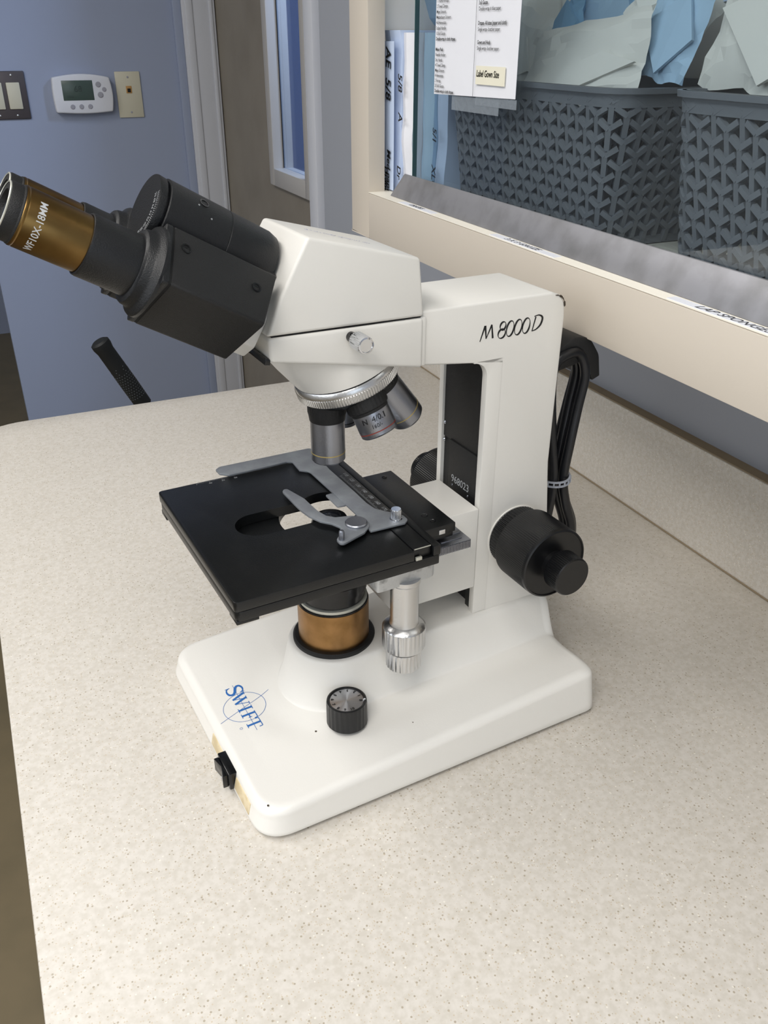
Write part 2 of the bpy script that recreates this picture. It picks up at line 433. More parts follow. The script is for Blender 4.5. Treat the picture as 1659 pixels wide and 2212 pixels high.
# ------------------------------------------------------------------ countertop
CX0, CX1, CYF = -0.0467, 0.571, 1.132
ct = thing('countertop', 'speckled beige laminate countertop under the microscope, with a low backsplash', 'countertop', (0.26, 0.3, -0.04))
out = roundpoly([(CX0, -1.2), (CX1, -1.2), (CX1, CYF-0.004), (CX0, CYF)], [0, 0, 0, 0.06], 10)
b = NEW(); prism(b, out, -0.038, 0.0, lambda x, y, t: Vector((x, y, t)), 0.0015, 2)
part('counter_slab', b, M['counter'], ct, room=True)
b = NEW(); box(b, (0.571, -1.2, -0.038), (0.5845, CYF, 0.101), 0.001)
part('backsplash', b, M['counter'], ct, room=True)
b = NEW(); box(b, (0.5725, -1.2, 0.1008), (0.5849, CYF, 0.1022)); part('caulk_line', b, M['bsedge'], ct, room=True, label='brown top edge of the backsplash')
b = NEW(); tube(b, [Vector((0.5705, y, 0.0006)) for y in (-1.19, 0, CYF-0.01)], 0.0009, 6); part('joint_line', b, M['bsedge'], ct, room=True)
bc = thing('base_cabinet', 'plain beige base cabinet standing under the speckled countertop', 'cabinet', (0.28, 0.0, FZ))
b = NEW(); box(b, (-0.02, -1.15, FZ+0.09), (0.58, 1.10, -0.0385)); box(b, (0.05, -1.15, FZ), (0.58, 1.10, FZ+0.09))
part('carcass', b, M['basecab'], bc, room=True)
for i in range(5):
    y0 = -1.14+0.447*i
    b = NEW(); box(b, (-0.038, y0, FZ+0.1), (-0.02, y0+0.44, -0.06), 0.002)
    dd = part('cabinet_door', b, M['basecab'], bc, room=True)
    b = NEW(); box(b, (-0.052, y0+0.39, -0.22), (-0.038, y0+0.402, -0.12), 0.003); part('handle', b, M['steel'], dd, room=True)

# ------------------------------------------------------------------ things on the far blue wall
WY = 2.85
def onwall(x, z, t): return Vector((x, WY-t, z))
th = thing('thermostat', 'white wall thermostat with grey-green screen and seven round buttons', 'thermostat', (0.36, WY, 0.24))
o = []
o += [(0.281+0.006*sin(pi*i/8), 0.332-0.09*i/8) for i in range(9)]
o = [(0.2835-0.003*sin(pi*i/8)-0.002, 0.2425+0.0895*i/8) for i in range(9)]
top = [(0.281+0.155*i/10, 0.332+0.0085*sin(pi*i/10)) for i in range(1, 10)]
rt = [(0.4365+0.0055*sin(pi*i/8), 0.331-0.088*i/8) for i in range(9)]
bot = [(0.436-0.151*i/10, 0.243-0.004*sin(pi*i/10)) for i in range(1, 10)]
b = NEW(); prism(b, o+top+rt+bot, 0.0, 0.030, onwall, 0.004, 3)
part('housing', b, M['plasticwhite'], th, room=True)
b = NEW(); prism(b, [(0.3045, 0.3245), (0.3885, 0.3245), (0.3885, 0.2735), (0.3045, 0.2735)], 0.028, 0.0305, onwall, 0.0005)
s = part('screen', b, M['lcd'], th, room=True, label='grey-green LCD screen')
b = NEW()
merge(b, text_bm('68', 0.022, lambda x, y, z: onwall(0.347+x, 0.302+y, 0.0307+z)))
merge(b, text_bm('Heat', 0.009, lambda x, y, z: onwall(0.325+x, 0.283+y, 0.0307+z)))
part('digits', b, M['lcdseg'], s, room=True)
for x, z, r in ((0.4035, 0.3135, 0.0072), (0.4185, 0.3005, 0.0058), (0.4065, 0.287, 0.0076), (0.326, 0.2575, 0.0062), (0.350, 0.2575, 0.0062), (0.374, 0.2575, 0.0062)):
    b = NEW(); lathe(b, [(r, 0.028), (r, 0.0312), (r*0.85, 0.0322), (0, 0.0322)], frame((x, WY, z), (0, -1, 0)), 24)
    part('button', b, M['greybtn'], th, room=True)
pj_ = thing('wall_jack_plate', 'ivory wall plate with one amber phone jack, right of the thermostat', 'wall plate', (0.492, WY, 0.223))
b = NEW(); box(b, (0.4565, WY-0.005, 0.2235), (0.5275, WY, 0.3445), 0.002); part('plate', b, M['ivory'], pj_, room=True)
b = NEW(); box(b, (0.484, WY-0.0065, 0.288), (0.5, WY-0.004, 0.307), 0.0005); k = part('jack', b, M['jack'], pj_, room=True)
b = NEW(); box(b, (0.4875, WY-0.0075, 0.2905), (0.4965, WY-0.006, 0.3005)); part('socket', b, M['darkhole'], k, room=True)
for z in (0.330, 0.238):
    b = NEW(); lathe(b, [(0.0028, 0.004), (0.0028, 0.0062), (0, 0.0068)], frame((0.492, WY, z), (0, -1, 0)), 16); part('screw', b, M['greybtn'], pj_, room=True)
sw = thing('light_switch_plate', 'dark bronze switch plate with two ivory rocker switches, left of the thermostat', 'light switch', (0.155, WY, 0.228))
b = NEW(); box(b, (0.097, WY-0.006, 0.228), (0.213, WY, 0.349), 0.0035, 3); part('plate', b, M['bronze'], sw, room=True)
for x in (0.1325, 0.1785):
    b = NEW(); box(b, (x-0.0175, WY-0.010, 0.254), (x+0.0175, WY-0.005, 0.321), 0.002); part('rocker', b, M['ivory'], sw, room=True)
    for z in (0.238, 0.339):
        b = NEW(); lathe(b, [(0.003, 0.005), (0.003, 0.0072), (0, 0.0078)], frame((x, WY, z), (0, -1, 0)), 16); part('screw', b, M['chrome'], sw, room=True)

# foam grip of a handle rising behind the counter
GR = thing('handle_grip', 'black foam hand grip with small dots, rising behind the far counter edge', 'handle', (0.30, 1.50, FZ))
p0, p1 = Vector((0.158, 1.5, -0.024)), Vector((0.212, 1.5, -0.136))
ax = (p1-p0).normalized()
b = NEW(); R_ = 0.0150
lathe(b, [(0, 0), (0.012, 0.0), (0.0165, 0.003), (0.0168, 0.010), (0.0148, 0.020), (R_, 0.05), (R_*1.03, 0.09), (R_, 0.137), (0.011, 0.142), (0.011, 0.15), (0, 0.15)], frame(p0-ax*0.004, ax), 40)
g = part('grip', b, M['grip'], GR, room=True)
b = NEW(); fr = frame(p0, ax)
for i in range(14):
    for j in range(20):
        an = 2*pi*(j+0.5*(i % 2))/20; h = 0.050+0.0048*i
        if (i < 3 and j % 3) : continue
        c = fr[0]+ax*h; n_ = fr[2]*cos(an)+fr[3]*sin(an)
        lathe(b, [(0.0007, 0.0), (0.0007, 0.0004), (0, 0.0004)], frame(c+n_*(R_+0.0002), n_), 6)
part('dots', b, M['gripdot'], g, room=True)
b = NEW(); tube(b, catmull([p0+ax*0.13, p0+ax*0.2, p0+ax*0.3, Vector((0.34, 1.5, -0.5)), Vector((0.345, 1.5, FZ+0.06))], 8), 0.0095, 14)
part('shaft', b, M['steel'], GR, room=True)
b = NEW(); lathe(b, [(0, 0), (0.14, 0.0), (0.14, 0.02), (0.03, 0.05), (0.02, 0.07), (0, 0.07)], frame((0.345, 1.5, FZ), (0, 0, 1)), 40)
part('foot', b, M['blackmat'], GR, room=True)

# ------------------------------------------------------------------ wall cabinet
XF = 0.365
wc = thing('wall_cabinet', 'beige wall cabinet with sliding glass front above the counter', 'cabinet', (0.475, 0.36, 0.2545))
YL, YR, ZT = 0.875, 0.150, 1.12
b = NEW(); box(b, (XF, YR, 0.2545), (XF+0.018, 0.8307, 0.2980), 0.0008); part('bottom_rail', b, M['cab'], wc, room=True)
b = NEW(); box(b, (XF, 0.8309, 0.2545), (XF+0.018, YL, ZT), 0.0012)
prism(b, [(0.8309, 0.2545), (YL, 0.2545), (YL, 0.2565)], XF, XF+0.018, lambda y, z, t: Vector((t, y, z)))
part('stile', b, M['cab'], wc, room=True)
b = NEW(); box(b, (XF, YR, 0.2545), (XF+0.018, YR+0.045, ZT), 0.001); part('stile', b, M['cab'], wc, room=True)
b = NEW(); box(b, (XF+0.0002, YR, ZT-0.05), (XF+0.018, 0.8307, ZT), 0.001); part('top_rail', b, M['cab'], wc, room=True)
b = NEW(); box(b, (XF+0.0182, YL-0.018, 0.2545), (0.5845, YL, ZT), 0.0005); part('side_panel', b, M['cabin'], wc, room=True)
b = NEW(); box(b, (XF+0.0182, YR, 0.2545), (0.5845, YR+0.018, ZT)); part('side_panel', b, M['cabin'], wc, room=True)
b = NEW(); box(b, (XF+0.0002, YR+0.018, 0.2982), (0.583, YL-0.0182, 0.2990), 0.0003)
box(b, (XF+0.0182, YR+0.018, 0.2790), (0.583, YL-0.0182, 0.2982))
part('bottom_shelf', b, M['cabedge'], wc, room=True, label='pale shelf edge')
b = NEW(); box(b, (0.5775, YR+0.018, 0.2991), (0.5843, YL-0.0182, ZT)); part('back_panel', b, M['cabin'], wc, room=True)
b = NEW(); box(b, (XF+0.0182, YR+0.018, ZT-0.02), (0.5775, YL-0.0182, ZT)); part('top_panel', b, M['cabin'], wc, room=True)
b = NEW()
box(b, (XF+0.0182, YR+0.018, 0.74), (0.5775, YL-0.0182, 0.758))
part('shelf', b, M['cabin'], wc, room=True)
# aluminium track with a slanted end, front face leaning back a little
b = NEW()
prof = [(0.3755, 0.2992), (0.3845, 0.3200), (0.3862, 0.3200), (0.3872, 0.3010), (0.396, 0.3010), (0.396, 0.2992)]
prism(b, prof, YR+0.05, 0.790, lambda x, z, t: Vector((x, t + (0.012*(0.3200-z)/0.02 if t > 0.5 else 0), z)), 0.0003)
part('glass_track', b, M['track'], wc, room=True, label='worn grey aluminium track')
b = NEW(); box(b, (0.3875, YR+0.05, 0.3012), (0.3915, 0.7785, ZT-0.05)); gp = part('glass_panel', b, M['glass'], wc, room=True)
b = NEW()
box(b, (0.3874, 0.7786, 0.3012), (0.3916, 0.7794, ZT-0.05))
part('panel_edge', b, mat('glass_edge', (0.25, 0.38, 0.38), 0.2), gp, room=True, label='dark green polished glass edge')
def flat_on_ledge(y0, y1, text, size, x0=0.3665, x1=0.3735):
    b = NEW(); box(b, (x0, y0, 0.2990), (x1, y1, 0.2993), 0)
    l = part('shelf_label', b, M['labeltape'], wc, room=True, label='white tape label reading '+text)
    ym = (y0+y1)/2+0.003
    t = text_bm(text, size, lambda x, y, z: Vector(((x0+x1)/2+y, ym-x, 0.2994+z)), 0.00004, shear=0.35, sx=1.15)
    part('lettering', t, M['print_ink'], l, room=True)
flat_on_ledge(0.699, 0.765, 'DRAPES', 0.0062)
flat_on_ledge(0.512, 0.600, '3 X 3 GAUZE', 0.0068)
flat_on_ledge(0.290, 0.395, 'LAP SPONGES', 0.0078)

# notice taped to the glass
PX = 0.3866
nt_ = thing('paper_notice', 'white typed instruction sheet in a clear sleeve taped inside the cabinet glass front', 'notice', (PX, 0.67, 0.393))
def sheet(b, y0, y1, z0, z1, x, amp=0.0004, n=14, slope=0.0):
    t = bmesh.new(); g = []
    for i in range(n+1):
        row = []
        for j in range(n+1):
            y = y0+(y1-y0)*i/n; z = z0+(z1-z0)*j/n + slope*(y0-y)
            row.append((x+amp*noise.noise(Vector((y*30, z*8, x*10)))-amp, y, z))
        g.append(row)
    for dx in (0, 0.00025):
        vs = [[t.verts.new((p[0]+dx, p[1], p[2])) for p in r] for r in g]
        for i in range(n):
            for j in range(n): t.faces.new((vs[i][j], vs[i+1][j], vs[i+1][j+1], vs[i][j+1]))
    merge(b, t)
b = NEW(); sheet(b, 0.7355, 0.6055, 0.3915, 0.60, PX-0.0008, slope=0.02)
part('sheet', b, M['paper'], nt_, room=True)
b = NEW()
TX = PX-0.0024
def ptext(b, s, y, z, size, bold=0.0, sx=0.82, sh=0.0):
    merge(b, text_bm(s, size, lambda x, yy, zz: Vector((TX, y-x, z+yy)), 0.00003, sx=sx, align='LEFT', bold=bold, shear=sh))
# real sleeve extends below the sheet
zz = 0.4585
rows = [('1 Thumb Forceps', 0), ('2 Towel Clamps', 0), ('Mayo Scissors', 0), ('Metzenbaum Scissors', 0), ('4-8 Hemostats', 0), ('Scalpel Handle', 0), ('10 3x3 Gauze', 0), ('Double wrap in cloth drapes', 1), ('', 0), ('Minor Pack', 1), ('Needle Holder', 0), ('Sm. Hands', 0), ('4 Towel Clamp', 0), ('Mayo Scissors', 0), ('4 Hemostats', 0), ('2 Forcep', 0), ('20 3x3 Gauze', 0), ('Double wrap in cloth drapes', 1)]
for i, (s, bo) in enumerate(rows):
    if s: ptext(b, s, 0.7325, 0.4605-i*0.00390, 0.0035, 0.00008 if bo else 0.00002)
rr = [('3x3 Gauze', 1, 0.4555), ('Double wrap in blue paper', 0, 0.4515), ('Drapes- All sizes (paper and cloth)', 1, 0.4420), ('Single wrap- butcher paper', 0, 0.4378), ('Gown and Huck', 1, 0.4290), ('Single wrap- butcher paper', 0, 0.4250)]
for s, bo, z in rr: ptext(b, s, 0.6635, z+0.002, 0.0037, 0.00008 if bo else 0.00002, 0.80)
box(b, (TX, 0.66695, 0.3932), (TX+0.0001, 0.66725, 0.50))
part('lettering', b, M['print_ink'], nt_, room=True)
b = NEW(); box(b, (TX-0.0002, 0.6200, 0.4020), (TX+0.0003, 0.6632, 0.4150)); st = part('sticky_label', b, M['sticky'], nt_, room=True, label='pale yellow handwritten label')
b = NEW(); TX -= 0.0005; ptext(b, 'Label Gown Size', 0.6618, 0.4095, 0.0066, 0.00006, 0.76, 0.15); part('lettering', b, M['black_ink'], st, room=True)
b = NEW(); box(b, (PX-0.0003, 0.6300, 0.3810), (PX, 0.7050, 0.3920)); box(b, (PX-0.0006, 0.6045, 0.3868), (PX-0.0003, 0.6650, 0.3935)); part('clear_sleeve', b, M['film'], nt_, room=True)

# woven plastic baskets
def basket(name, label, y0, y1, x0, x1, z0, h, group):
    t = thing(name, label, 'basket', ((x0+x1)/2, (y0+y1)/2, z0), group=group)
    b = NEW()
    th_ = 0.0032; rad = 0.020; taper = 0.90
    cx, cy = (x0+x1)/2, (y0+y1)/2; hx, hy = (x1-x0)/2, (y1-y0)/2
    # perimeter path of a rounded rectangle, s in metres -> point, normal
    segs = []
    def per(s, k):
        ax_, ay_ = hx*k, hy*k; r = rad
        L = [2*(ay_-r), pi*r/2, 2*(ax_-r), pi*r/2]*2
        tot = sum(L); s = s % 1.0*tot
        corners = [(-ax_+r, -ay_+r), (-ax_+r, ay_-r), (ax_-r, ay_-r), (ax_-r, -ay_+r)]
        for i in range(8):
            if s <= L[i] or i == 7: break
            s -= L[i]
        side = i//2
        if i % 2 == 0:
            dirs = [((-ax_, -ay_+r), (0, 1), (-1, 0)), ((-ax_+r, ay_), (1, 0), (0, 1)), ((ax_, ay_-r), (0, -1), (1, 0)), ((ax_-r, -ay_), (-1, 0), (0, -1))][side]
            return (dirs[0][0]+dirs[1][0]*s, dirs[0][1]+dirs[1][1]*s), dirs[2]
        c = [(-ax_+r, ay_-r), (ax_-r, ay_-r), (ax_-r, -ay_+r), (-ax_+r, -ay_+r)][side]
        a = [pi, pi/2, 0, -pi/2][side] - s/r
        return (c[0]+r*cos(a), c[1]+r*sin(a)), (cos(a), sin(a))
    def P(sm, z, o):
        k = taper+(1-taper)*(z/h)
        p, n_ = per(sm, k)
        return Vector((cx+p[0]+n_[0]*o, cy+p[1]+n_[1]*o, z0+z))
    tot = 4*(hx+hy)-8*rad+2*pi*rad
    ncol = int(round(tot/0.0112/2))*2; p = tot/ncol; q = 0.0172
    zlo, zhi = 0.006, h-0.012
    def bar(s0, za, s1, zb, w, o0, o1):
        ds, dz = (s1-s0), (zb-za); Ls = sqrt(ds*ds+dz*dz); nx, nz = -dz/Ls, ds/Ls
        nseg = 2; tb = bmesh.new(); rings = []
        for i in range(nseg+1):
            u = i/nseg; s = s0+ds*u; z = za+dz*u; oo = o0+(o1-o0)*u
            ring = []
            for a_, o_ in ((-1, 0), (-0.8, 1), (0.8, 1), (1, 0)):
                zz_ = min(max(z+nz*w/2*a_, 0), h-0.005)
                ring.append(tb.verts.new(P((s+nx*w/2*a_)/tot, zz_, oo-th_+th_*o_)))
            rings.append(ring)
        for A, B in zip(rings[:-1], rings[1:]):
            for k in range(4): tb.faces.new((A[k], B[k], B[(k+1) % 4], A[(k+1) % 4]))
        tb.faces.new(rings[0]); tb.faces.new(rings[-1][::-1])
        bmesh.ops.recalc_face_normals(tb, faces=tb.faces[:])
        merge(b, tb)
    nrow = int((zhi-zlo)/q)+2
    for i in range(ncol):
        for j in range(nrow):
            s = i*p; z = zlo + (j-0.2)*q + (q/2 if i % 2 else 0)
            if z > zhi+0.006 or z < zlo-0.002: continue
            bar(s, z+0.0005, s-p*0.74, z+0.0056, 0.0043, 0.0014, 0.0012)
            bar(s, z+0.0005, s+p*0.74, z+0.0056, 0.0043, 0.0014, 0.0012)
            bar(s, z+0.002, s, max(z-q*0.80, 0.001), 0.0050, 0.0014, -0.0006)
    part('woven_wall', b, M['basket'], t, room=True, smooth=False)
    b = NEW(); n = 96
    def band(z_a, z_b, o_in, o_out):
        tb = bmesh.new(); R = []
        for i in range(n):
            s = i/n; R.append([tb.verts.new(P(s, z_a, o_in)), tb.verts.new(P(s, z_a, o_out)), tb.verts.new(P(s, z_b, o_out)), tb.verts.new(P(s, z_b, o_in))])
        for i in range(n):
            A, B = R[i], R[(i+1) % n]
            for k in range(4): tb.faces.new((A[k], B[k], B[(k+1) % 4], A[(k+1) % 4]))
        bmesh.ops.recalc_face_normals(tb, faces=tb.faces[:])
        merge(b, tb)
    band(h-0.012, h, -th_, 0.0012); band(h-0.0035, h, -0.001, 0.0042)
    part('rim', b, M['basket'], t, room=True)
    b = NEW(); tb = bmesh.new(); pts = [P(i/n, 0.0005, -0.001) for i in range(n)]
    lo_ = [tb.verts.new(p_) for p_ in pts]; hi_ = [tb.verts.new(p_+Vector((0, 0, 0.006))) for p_ in pts]
    tb.faces.new(lo_); tb.faces.new(hi_)
    for i in range(n): tb.faces.new((lo_[i], lo_[(i+1) % n], hi_[(i+1) % n], hi_[i]))
    bmesh.ops.recalc_face_normals(tb, faces=tb.faces[:]); merge(b, tb)
    part('bottom', b, M['basket'], t, room=True)
    return t
SZ = 0.2992
basket('storage_basket', 'dark grey woven plastic basket behind the paper notice, full of blue and white packets', 0.5080, 0.7480, 0.4030, 0.5650, SZ, 0.106, 'woven plastic baskets in the cabinet')
basket('storage_basket', 'dark grey woven plastic basket at the right edge, holding large crumpled white packets', 0.2080, 0.4600, 0.4030, 0.5650, SZ, 0.108, 'woven plastic baskets in the cabinet')

# sterile paper packets heaped in the baskets
def packet(name, label, m, c, size, rot, seed, group, amp=0.15, cat='packet', fold=True):
    rnd = random.Random(seed)
    b = NEW(); t = bmesh.new(); nx, ny = 15, 12; sx, sy, sz = size
    Rm = Matrix.Rotation(rot[2], 3, 'Z') @ Matrix.Rotation(rot[1], 3, 'Y') @ Matrix.Rotation(rot[0], 3, 'X')
    # random crease lines give flat facets, as folded paper has
    creases = []
    for k in range(7):
        a_ = rnd.uniform(0, pi); creases.append((cos(a_), sin(a_), rnd.uniform(-0.35, 0.35), rnd.uniform(-1, 1)*amp*0.55))
    def hgt(x, y):
        return sum(w*abs(cx_*x+cy_*y-d) for cx_, cy_, d, w in creases) + 0.25*amp*noise.noise(Vector((x*7+seed, y*7, seed)))
    V = {}
    for side_ in (1, -1):
        for i in range(nx+1):
            for j in range(ny+1):
                x = i/nx-0.5; y = j/ny-0.5
                jx = 0.25/nx*noise.noise(Vector((i*1.7, j*2.3, seed))); jy = 0.25/ny*noise.noise(Vector((j*1.9, i*2.1, seed+3)))
                edge = min(1.0, 6*min(0.5-abs(x), 0.5-abs(y)))
                if i in (0, nx) or j in (0, ny): edge = 0
                wx = 0.03*noise.noise(Vector((y*4, seed, 2))); wy = 0.04*noise.noise(Vector((x*4, seed, 5)))
                z = hgt(x, y)*min(sx, sy) + side_*sz*0.5*edge
                V[side_, i, j] = t.verts.new(Vector(((x+jx+wx)*sx, (y+jy+wy)*sy, z)))
    for i in range(nx):
        for j in range(ny):
            t.faces.new((V[1, i, j], V[1, i+1, j], V[1, i+1, j+1], V[1, i, j+1]))
            t.faces.new((V[-1, i, j], V[-1, i, j+1], V[-1, i+1, j+1], V[-1, i+1, j]))
    bmesh.ops.remove_doubles(t, verts=t.verts[:], dist=1e-6)
    if fold:  # a folded-over flap of the wrap on the outward face
        f0 = rnd.uniform(-0.2, 0.2)
        pts = [(-0.46+f0*0.2, -0.10+f0), (0.05+f0, -0.46), (0.47, -0.1), (0.2, 0.25+f0)]
        for sg in (1,):
            q = [t.verts.new(Vector((px*sx, py*sy, (hgt(px, py)*min(sx, sy)+sz*0.5+0.0015*(k_ % 2)+0.001)))) for k_, (px, py) in enumerate(pts)]
            q2 = [t.verts.new(v_.co+Vector((0, 0, -0.002))) for v_ in q]
            t.faces.new(q); t.faces.new(q2[::-1])
            for i in range(4): t.faces.new((q[i], q2[i], q2[(i+1) % 4], q[(i+1) % 4]))
    for v in t.verts: v.co = Rm @ v.co + Vector(c)
    bmesh.ops.triangulate(t, faces=t.faces[:])
    merge(b, t)
    return solo(name, b, m, label, cat, group, angle=10)
PK = 'wrapped packets heaped in the baskets'
B, W, D, L_ = M['bluepaper'], M['butcher'], M['bluedeep'], M['palewrap']
packs = [
 ('white wrapped packet lying across the front of the left basket, flat side out', W, (0.436, 0.592, 0.417), (0.125, 0.062, 0.012), (1.20, -0.12, -1.50), 11),
 ('pale packet at the front left of the left basket beside the notice', W, (0.442, 0.700, 0.422), (0.075, 0.070, 0.012), (1.15, 0.2, -1.60), 12),
 ('deep blue cloth packet poking up in the middle of the left basket', D, (0.4565, 0.655, 0.434), (0.060, 0.060, 0.010), (1.10, -0.5, -1.50), 13),
 ('greyish blue packet standing at the right end of the left basket', B, (0.458, 0.524, 0.440), (0.060, 0.066, 0.010), (1.25, 0.1, -1.60), 14),
 ('white packet behind the notice sheet', W, (0.474, 0.708, 0.448), (0.085, 0.070, 0.012), (1.20, 0.3, -1.50), 15),
 ('light blue packet standing in the middle of the left basket', B, (0.4755, 0.628, 0.450), (0.085, 0.070, 0.010), (1.15, 0.12, -1.50), 16),
 ('small white packet with a sharp folded corner at the right of the left heap', W, (0.4760, 0.545, 0.452), (0.060, 0.050, 0.010), (1.10, 0.5, -1.40), 17),
 ('deep blue folded packet high in the middle of the left heap', D, (0.4950, 0.610, 0.474), (0.055, 0.060, 0.010), (1.10, 0.2, -1.55), 18),
 ('pale blue packet at the back of the left heap by the gap', L_, (0.4965, 0.540, 0.476), (0.080, 0.060, 0.010), (1.15, -0.3, -1.50), 19),
 ('tall white packet at the back of the left heap', W, (0.5160, 0.640, 0.490), (0.120, 0.100, 0.010), (1.25, 0.1, -1.55), 20),
 ('pale packet at the back left of the left heap', L_, (0.4985, 0.730, 0.478), (0.085, 0.090, 0.010), (1.20, -0.15, -1.50), 25),
 ('large crumpled white packet filling the front of the right basket', W, (0.446, 0.416, 0.447), (0.095, 0.090, 0.014), (1.25, 0.1, -1.55), 21),
 ('white packet leaning at the far right frame edge in the right basket', W, (0.446, 0.312, 0.447), (0.100, 0.090, 0.014), (1.20, -0.15, -1.50), 22),
 ('large white packet standing at the back of the right basket', W, (0.485, 0.430, 0.462), (0.110, 0.120, 0.014), (1.25, 0.08, -1.60), 23),
 ('white packet standing at the back right of the right heap', W, (0.486, 0.310, 0.462), (0.110, 0.110, 0.014), (1.22, -0.1, -1.50), 24),
]
for i, (lb, m_, c, s_, r_, sd) in enumerate(packs):
    packet('wrapped_packet', lb, m_, c, s_, r_, sd, PK)

# drape packs standing on edge at the left end
def drape(label, m, y0, y1, x0, z1, seed, writing=(), group='drape packs standing at the left end of the cabinet', strip=None):
    t = thing('drape_pack', label, 'pack', ((x0+0.55)/2, (y0+y1)/2, SZ), group=group)
    b = NEW(); tb = bmesh.new(); n = 18; R = []
    for j in range(n+1):
        z = SZ + (z1-SZ)*j/n; w = 0.0022*noise.noise(Vector((seed, z*25, 0))); w2 = 0.0022*noise.noise(Vector((seed+5, z*25, 0)))
        xx = x0+0.003*noise.noise(Vector((seed+9, z*30, 0)))
        R.append([tb.verts.new(v) for v in ((0.550, y0+0.002, z), (xx+0.003, y0+w, z), (xx, (y0+y1)/2+w, z), (xx+0.003, y1+w2, z), (0.550, y1-0.002, z))])
    for A, B_ in zip(R[:-1], R[1:]):
        for k in range(5): tb.faces.new((A[k], B_[k], B_[(k+1) % 5], A[(k+1) % 5]))
    tb.faces.new(R[0]); tb.faces.new(R[-1])
    bmesh.ops.recalc_face_normals(tb, faces=tb.faces[:]); merge(b, tb)
    pk = part('wrap', b, m, t, room=True, angle=12)
    if strip:
        b = NEW(); sheet(b, strip[1], strip[0], strip[2], strip[3], x0-0.003, 0.001, 12); part('paper_strip', b, M['palewrap'], t, room=True)
    if writing:
        for s, y, z, size in writing:   # handwriting running down the pack
            b = NEW(); merge(b, text_bm(s, size, lambda x, yy, zz: Vector((x0-0.0052-zz, y-yy, z-x)), 0.00004, shear=0.2, sx=1.0, align='LEFT', bold=0.0002))
            part('handwriting', b, M['black_ink'], pk, room=True)
drape('pale paper drape pack with AE 5/8 handwriting, leftmost pack in the cabinet', M['palewrap'], 0.822, 0.8560, 0.392, 0.440, 1, (('AE  5/8', 0.8335, 0.4270, 0.0150), ('Med paper', 0.8315, 0.338, 0.0105), ('Drape', 0.8375, 0.322, 0.0100)), strip=(0.8225, 0.8445, SZ+0.001, 0.431))
drape('second pale paper drape pack, just left of the glass edge', M['paper'], 0.7985, 0.8215, 0.3945, 0.438, 2, (('5/8', 0.8120, 0.405, 0.012), ('A', 0.8110, 0.372, 0.012), ('Dr', 0.8130, 0.325, 0.011)))
drape('tall blue cloth drape pack just behind the glass edge', M['bluepaper'], 0.776, 0.798, 0.404, 0.438, 3)
drape('greenish white drape pack marked XLG, next to the left basket', M['palewrap'], 0.757, 0.7755, 0.408, 0.423, 4, (('XLG', 0.766, 0.330, 0.011), ('5/1', 0.766, 0.362, 0.010)))
packet('folded_drape', 'light blue folded drape lying on top of the standing drape packs', M['bluepaper'], (0.47, 0.815, 0.472), (0.075, 0.145, 0.060), (0.02, 0.0, 0.0), 33, None, amp=0.05, cat='drape', fold=False)

# ------------------------------------------------------------------ the microscope
SA = 0.06700793
SO = (0.0854, 0.3596)
VC = 0.0985
ms = thing('microscope', 'cream and black binocular microscope marked M 8000D standing on the countertop', 'microscope', (SO[0], SO[1], 0.0), SA)
MP = lambda name, b, m, parent=ms, **k: part(name, b, m, parent, **k)
C30, S30 = cos(radians(30)), sin(radians(30))
def T(a, v, w): return Vector((-a*C30+w*S30, v, a*S30+w*C30))
AX = Vector((-C30, 0, S30)); WX = Vector((S30, 0, C30)); VX = Vector((0, 1, 0))
def side(u, z, t): return Vector((u, t, z))

# base -------------------------------------------------------------
def base_height(u, v):
    w = 0.0210+0.0185*min(max(u/0.26, 0), 1) + 0.0028*math.exp(-((v-VC)/0.062)**4)*min(1, max(0, (u-0.02)/0.05))*(1 if u < 0.15 else max(0, 1-(u-0.15)/0.08))
    # central ridge: round mound under the condenser running back to the column
    du = 0.0967-u
    if du > 0: dist = sqrt(du*du+(v-VC)**2)
    else: dist = abs(v-VC)
    r0 = 0.0325; r1 = 0.0415 if du > 0 else 0.0415+0.004*min(1, (u-0.0967)/0.1)
    top = 0.0645 + (0.0030 if u > 0.17 else 0.0030*max(0, (u-0.10)/0.07))
    t = (dist-r0)/(r1-r0)
    t = (t+sqrt(t*t+0.012))/2
    if t >= 1: hh = w
    else:
        s = t
        # steep shoulder, soft foot
        prof_ = (1-s)**1.5 if s > 0 else 1
        hh = w+(top-w)*prof_
    # the upper face is gently dished beside the ridge
    dish = 0.0015*math.exp(-((dist-0.056)/0.012)**2)
    return hh-(dish if t >= 1 else dish*t)
b = NEW(); tb = bmesh.new()
BU, BV = 0.2615, 0.197
outl = roundpoly([(0.0, 0.0), (BU, 0.0), (BU, BV), (0.0, BV)], [0.022, 0.010, 0.010, 0.020], 14)
# resample outline
def resample(poly, n):
    P = [Vector(p) for p in poly]; P.append(P[0]); Ls = [0]
    for a_, b_ in zip(P[:-1], P[1:]): Ls.append(Ls[-1]+(b_-a_).length)
    out = []
    for i in range(n):
        s = Ls[-1]*i/n
        for k in range(len(Ls)-1):
            if Ls[k+1] >= s: break
        f_ = (s-Ls[k])/max(Ls[k+1]-Ls[k], 1e-9); out.append(P[k].lerp(P[k+1], f_))
    return out
NO = 600; OUT = resample(outl, NO)
RR = 0.0065
levels = []
def inset(p, d):   # pull the outline towards its middle by d metres
    hx, hy = BU/2, BV/2
    kx = (hx-d)/hx; ky = (hy-d)/hy
    return Vector((hx+(p.x-hx)*kx, hy+(p.y-hy)*ky))
rings = []
def ring_at(fn): rings.append([tb.verts.new(fn(p)) for p in OUT])
ring_at(lambda p: Vector((*inset(p, 0.004), 0.0036)))
ring_at(lambda p: Vector((*inset(p, 0.0006), 0.0036)))
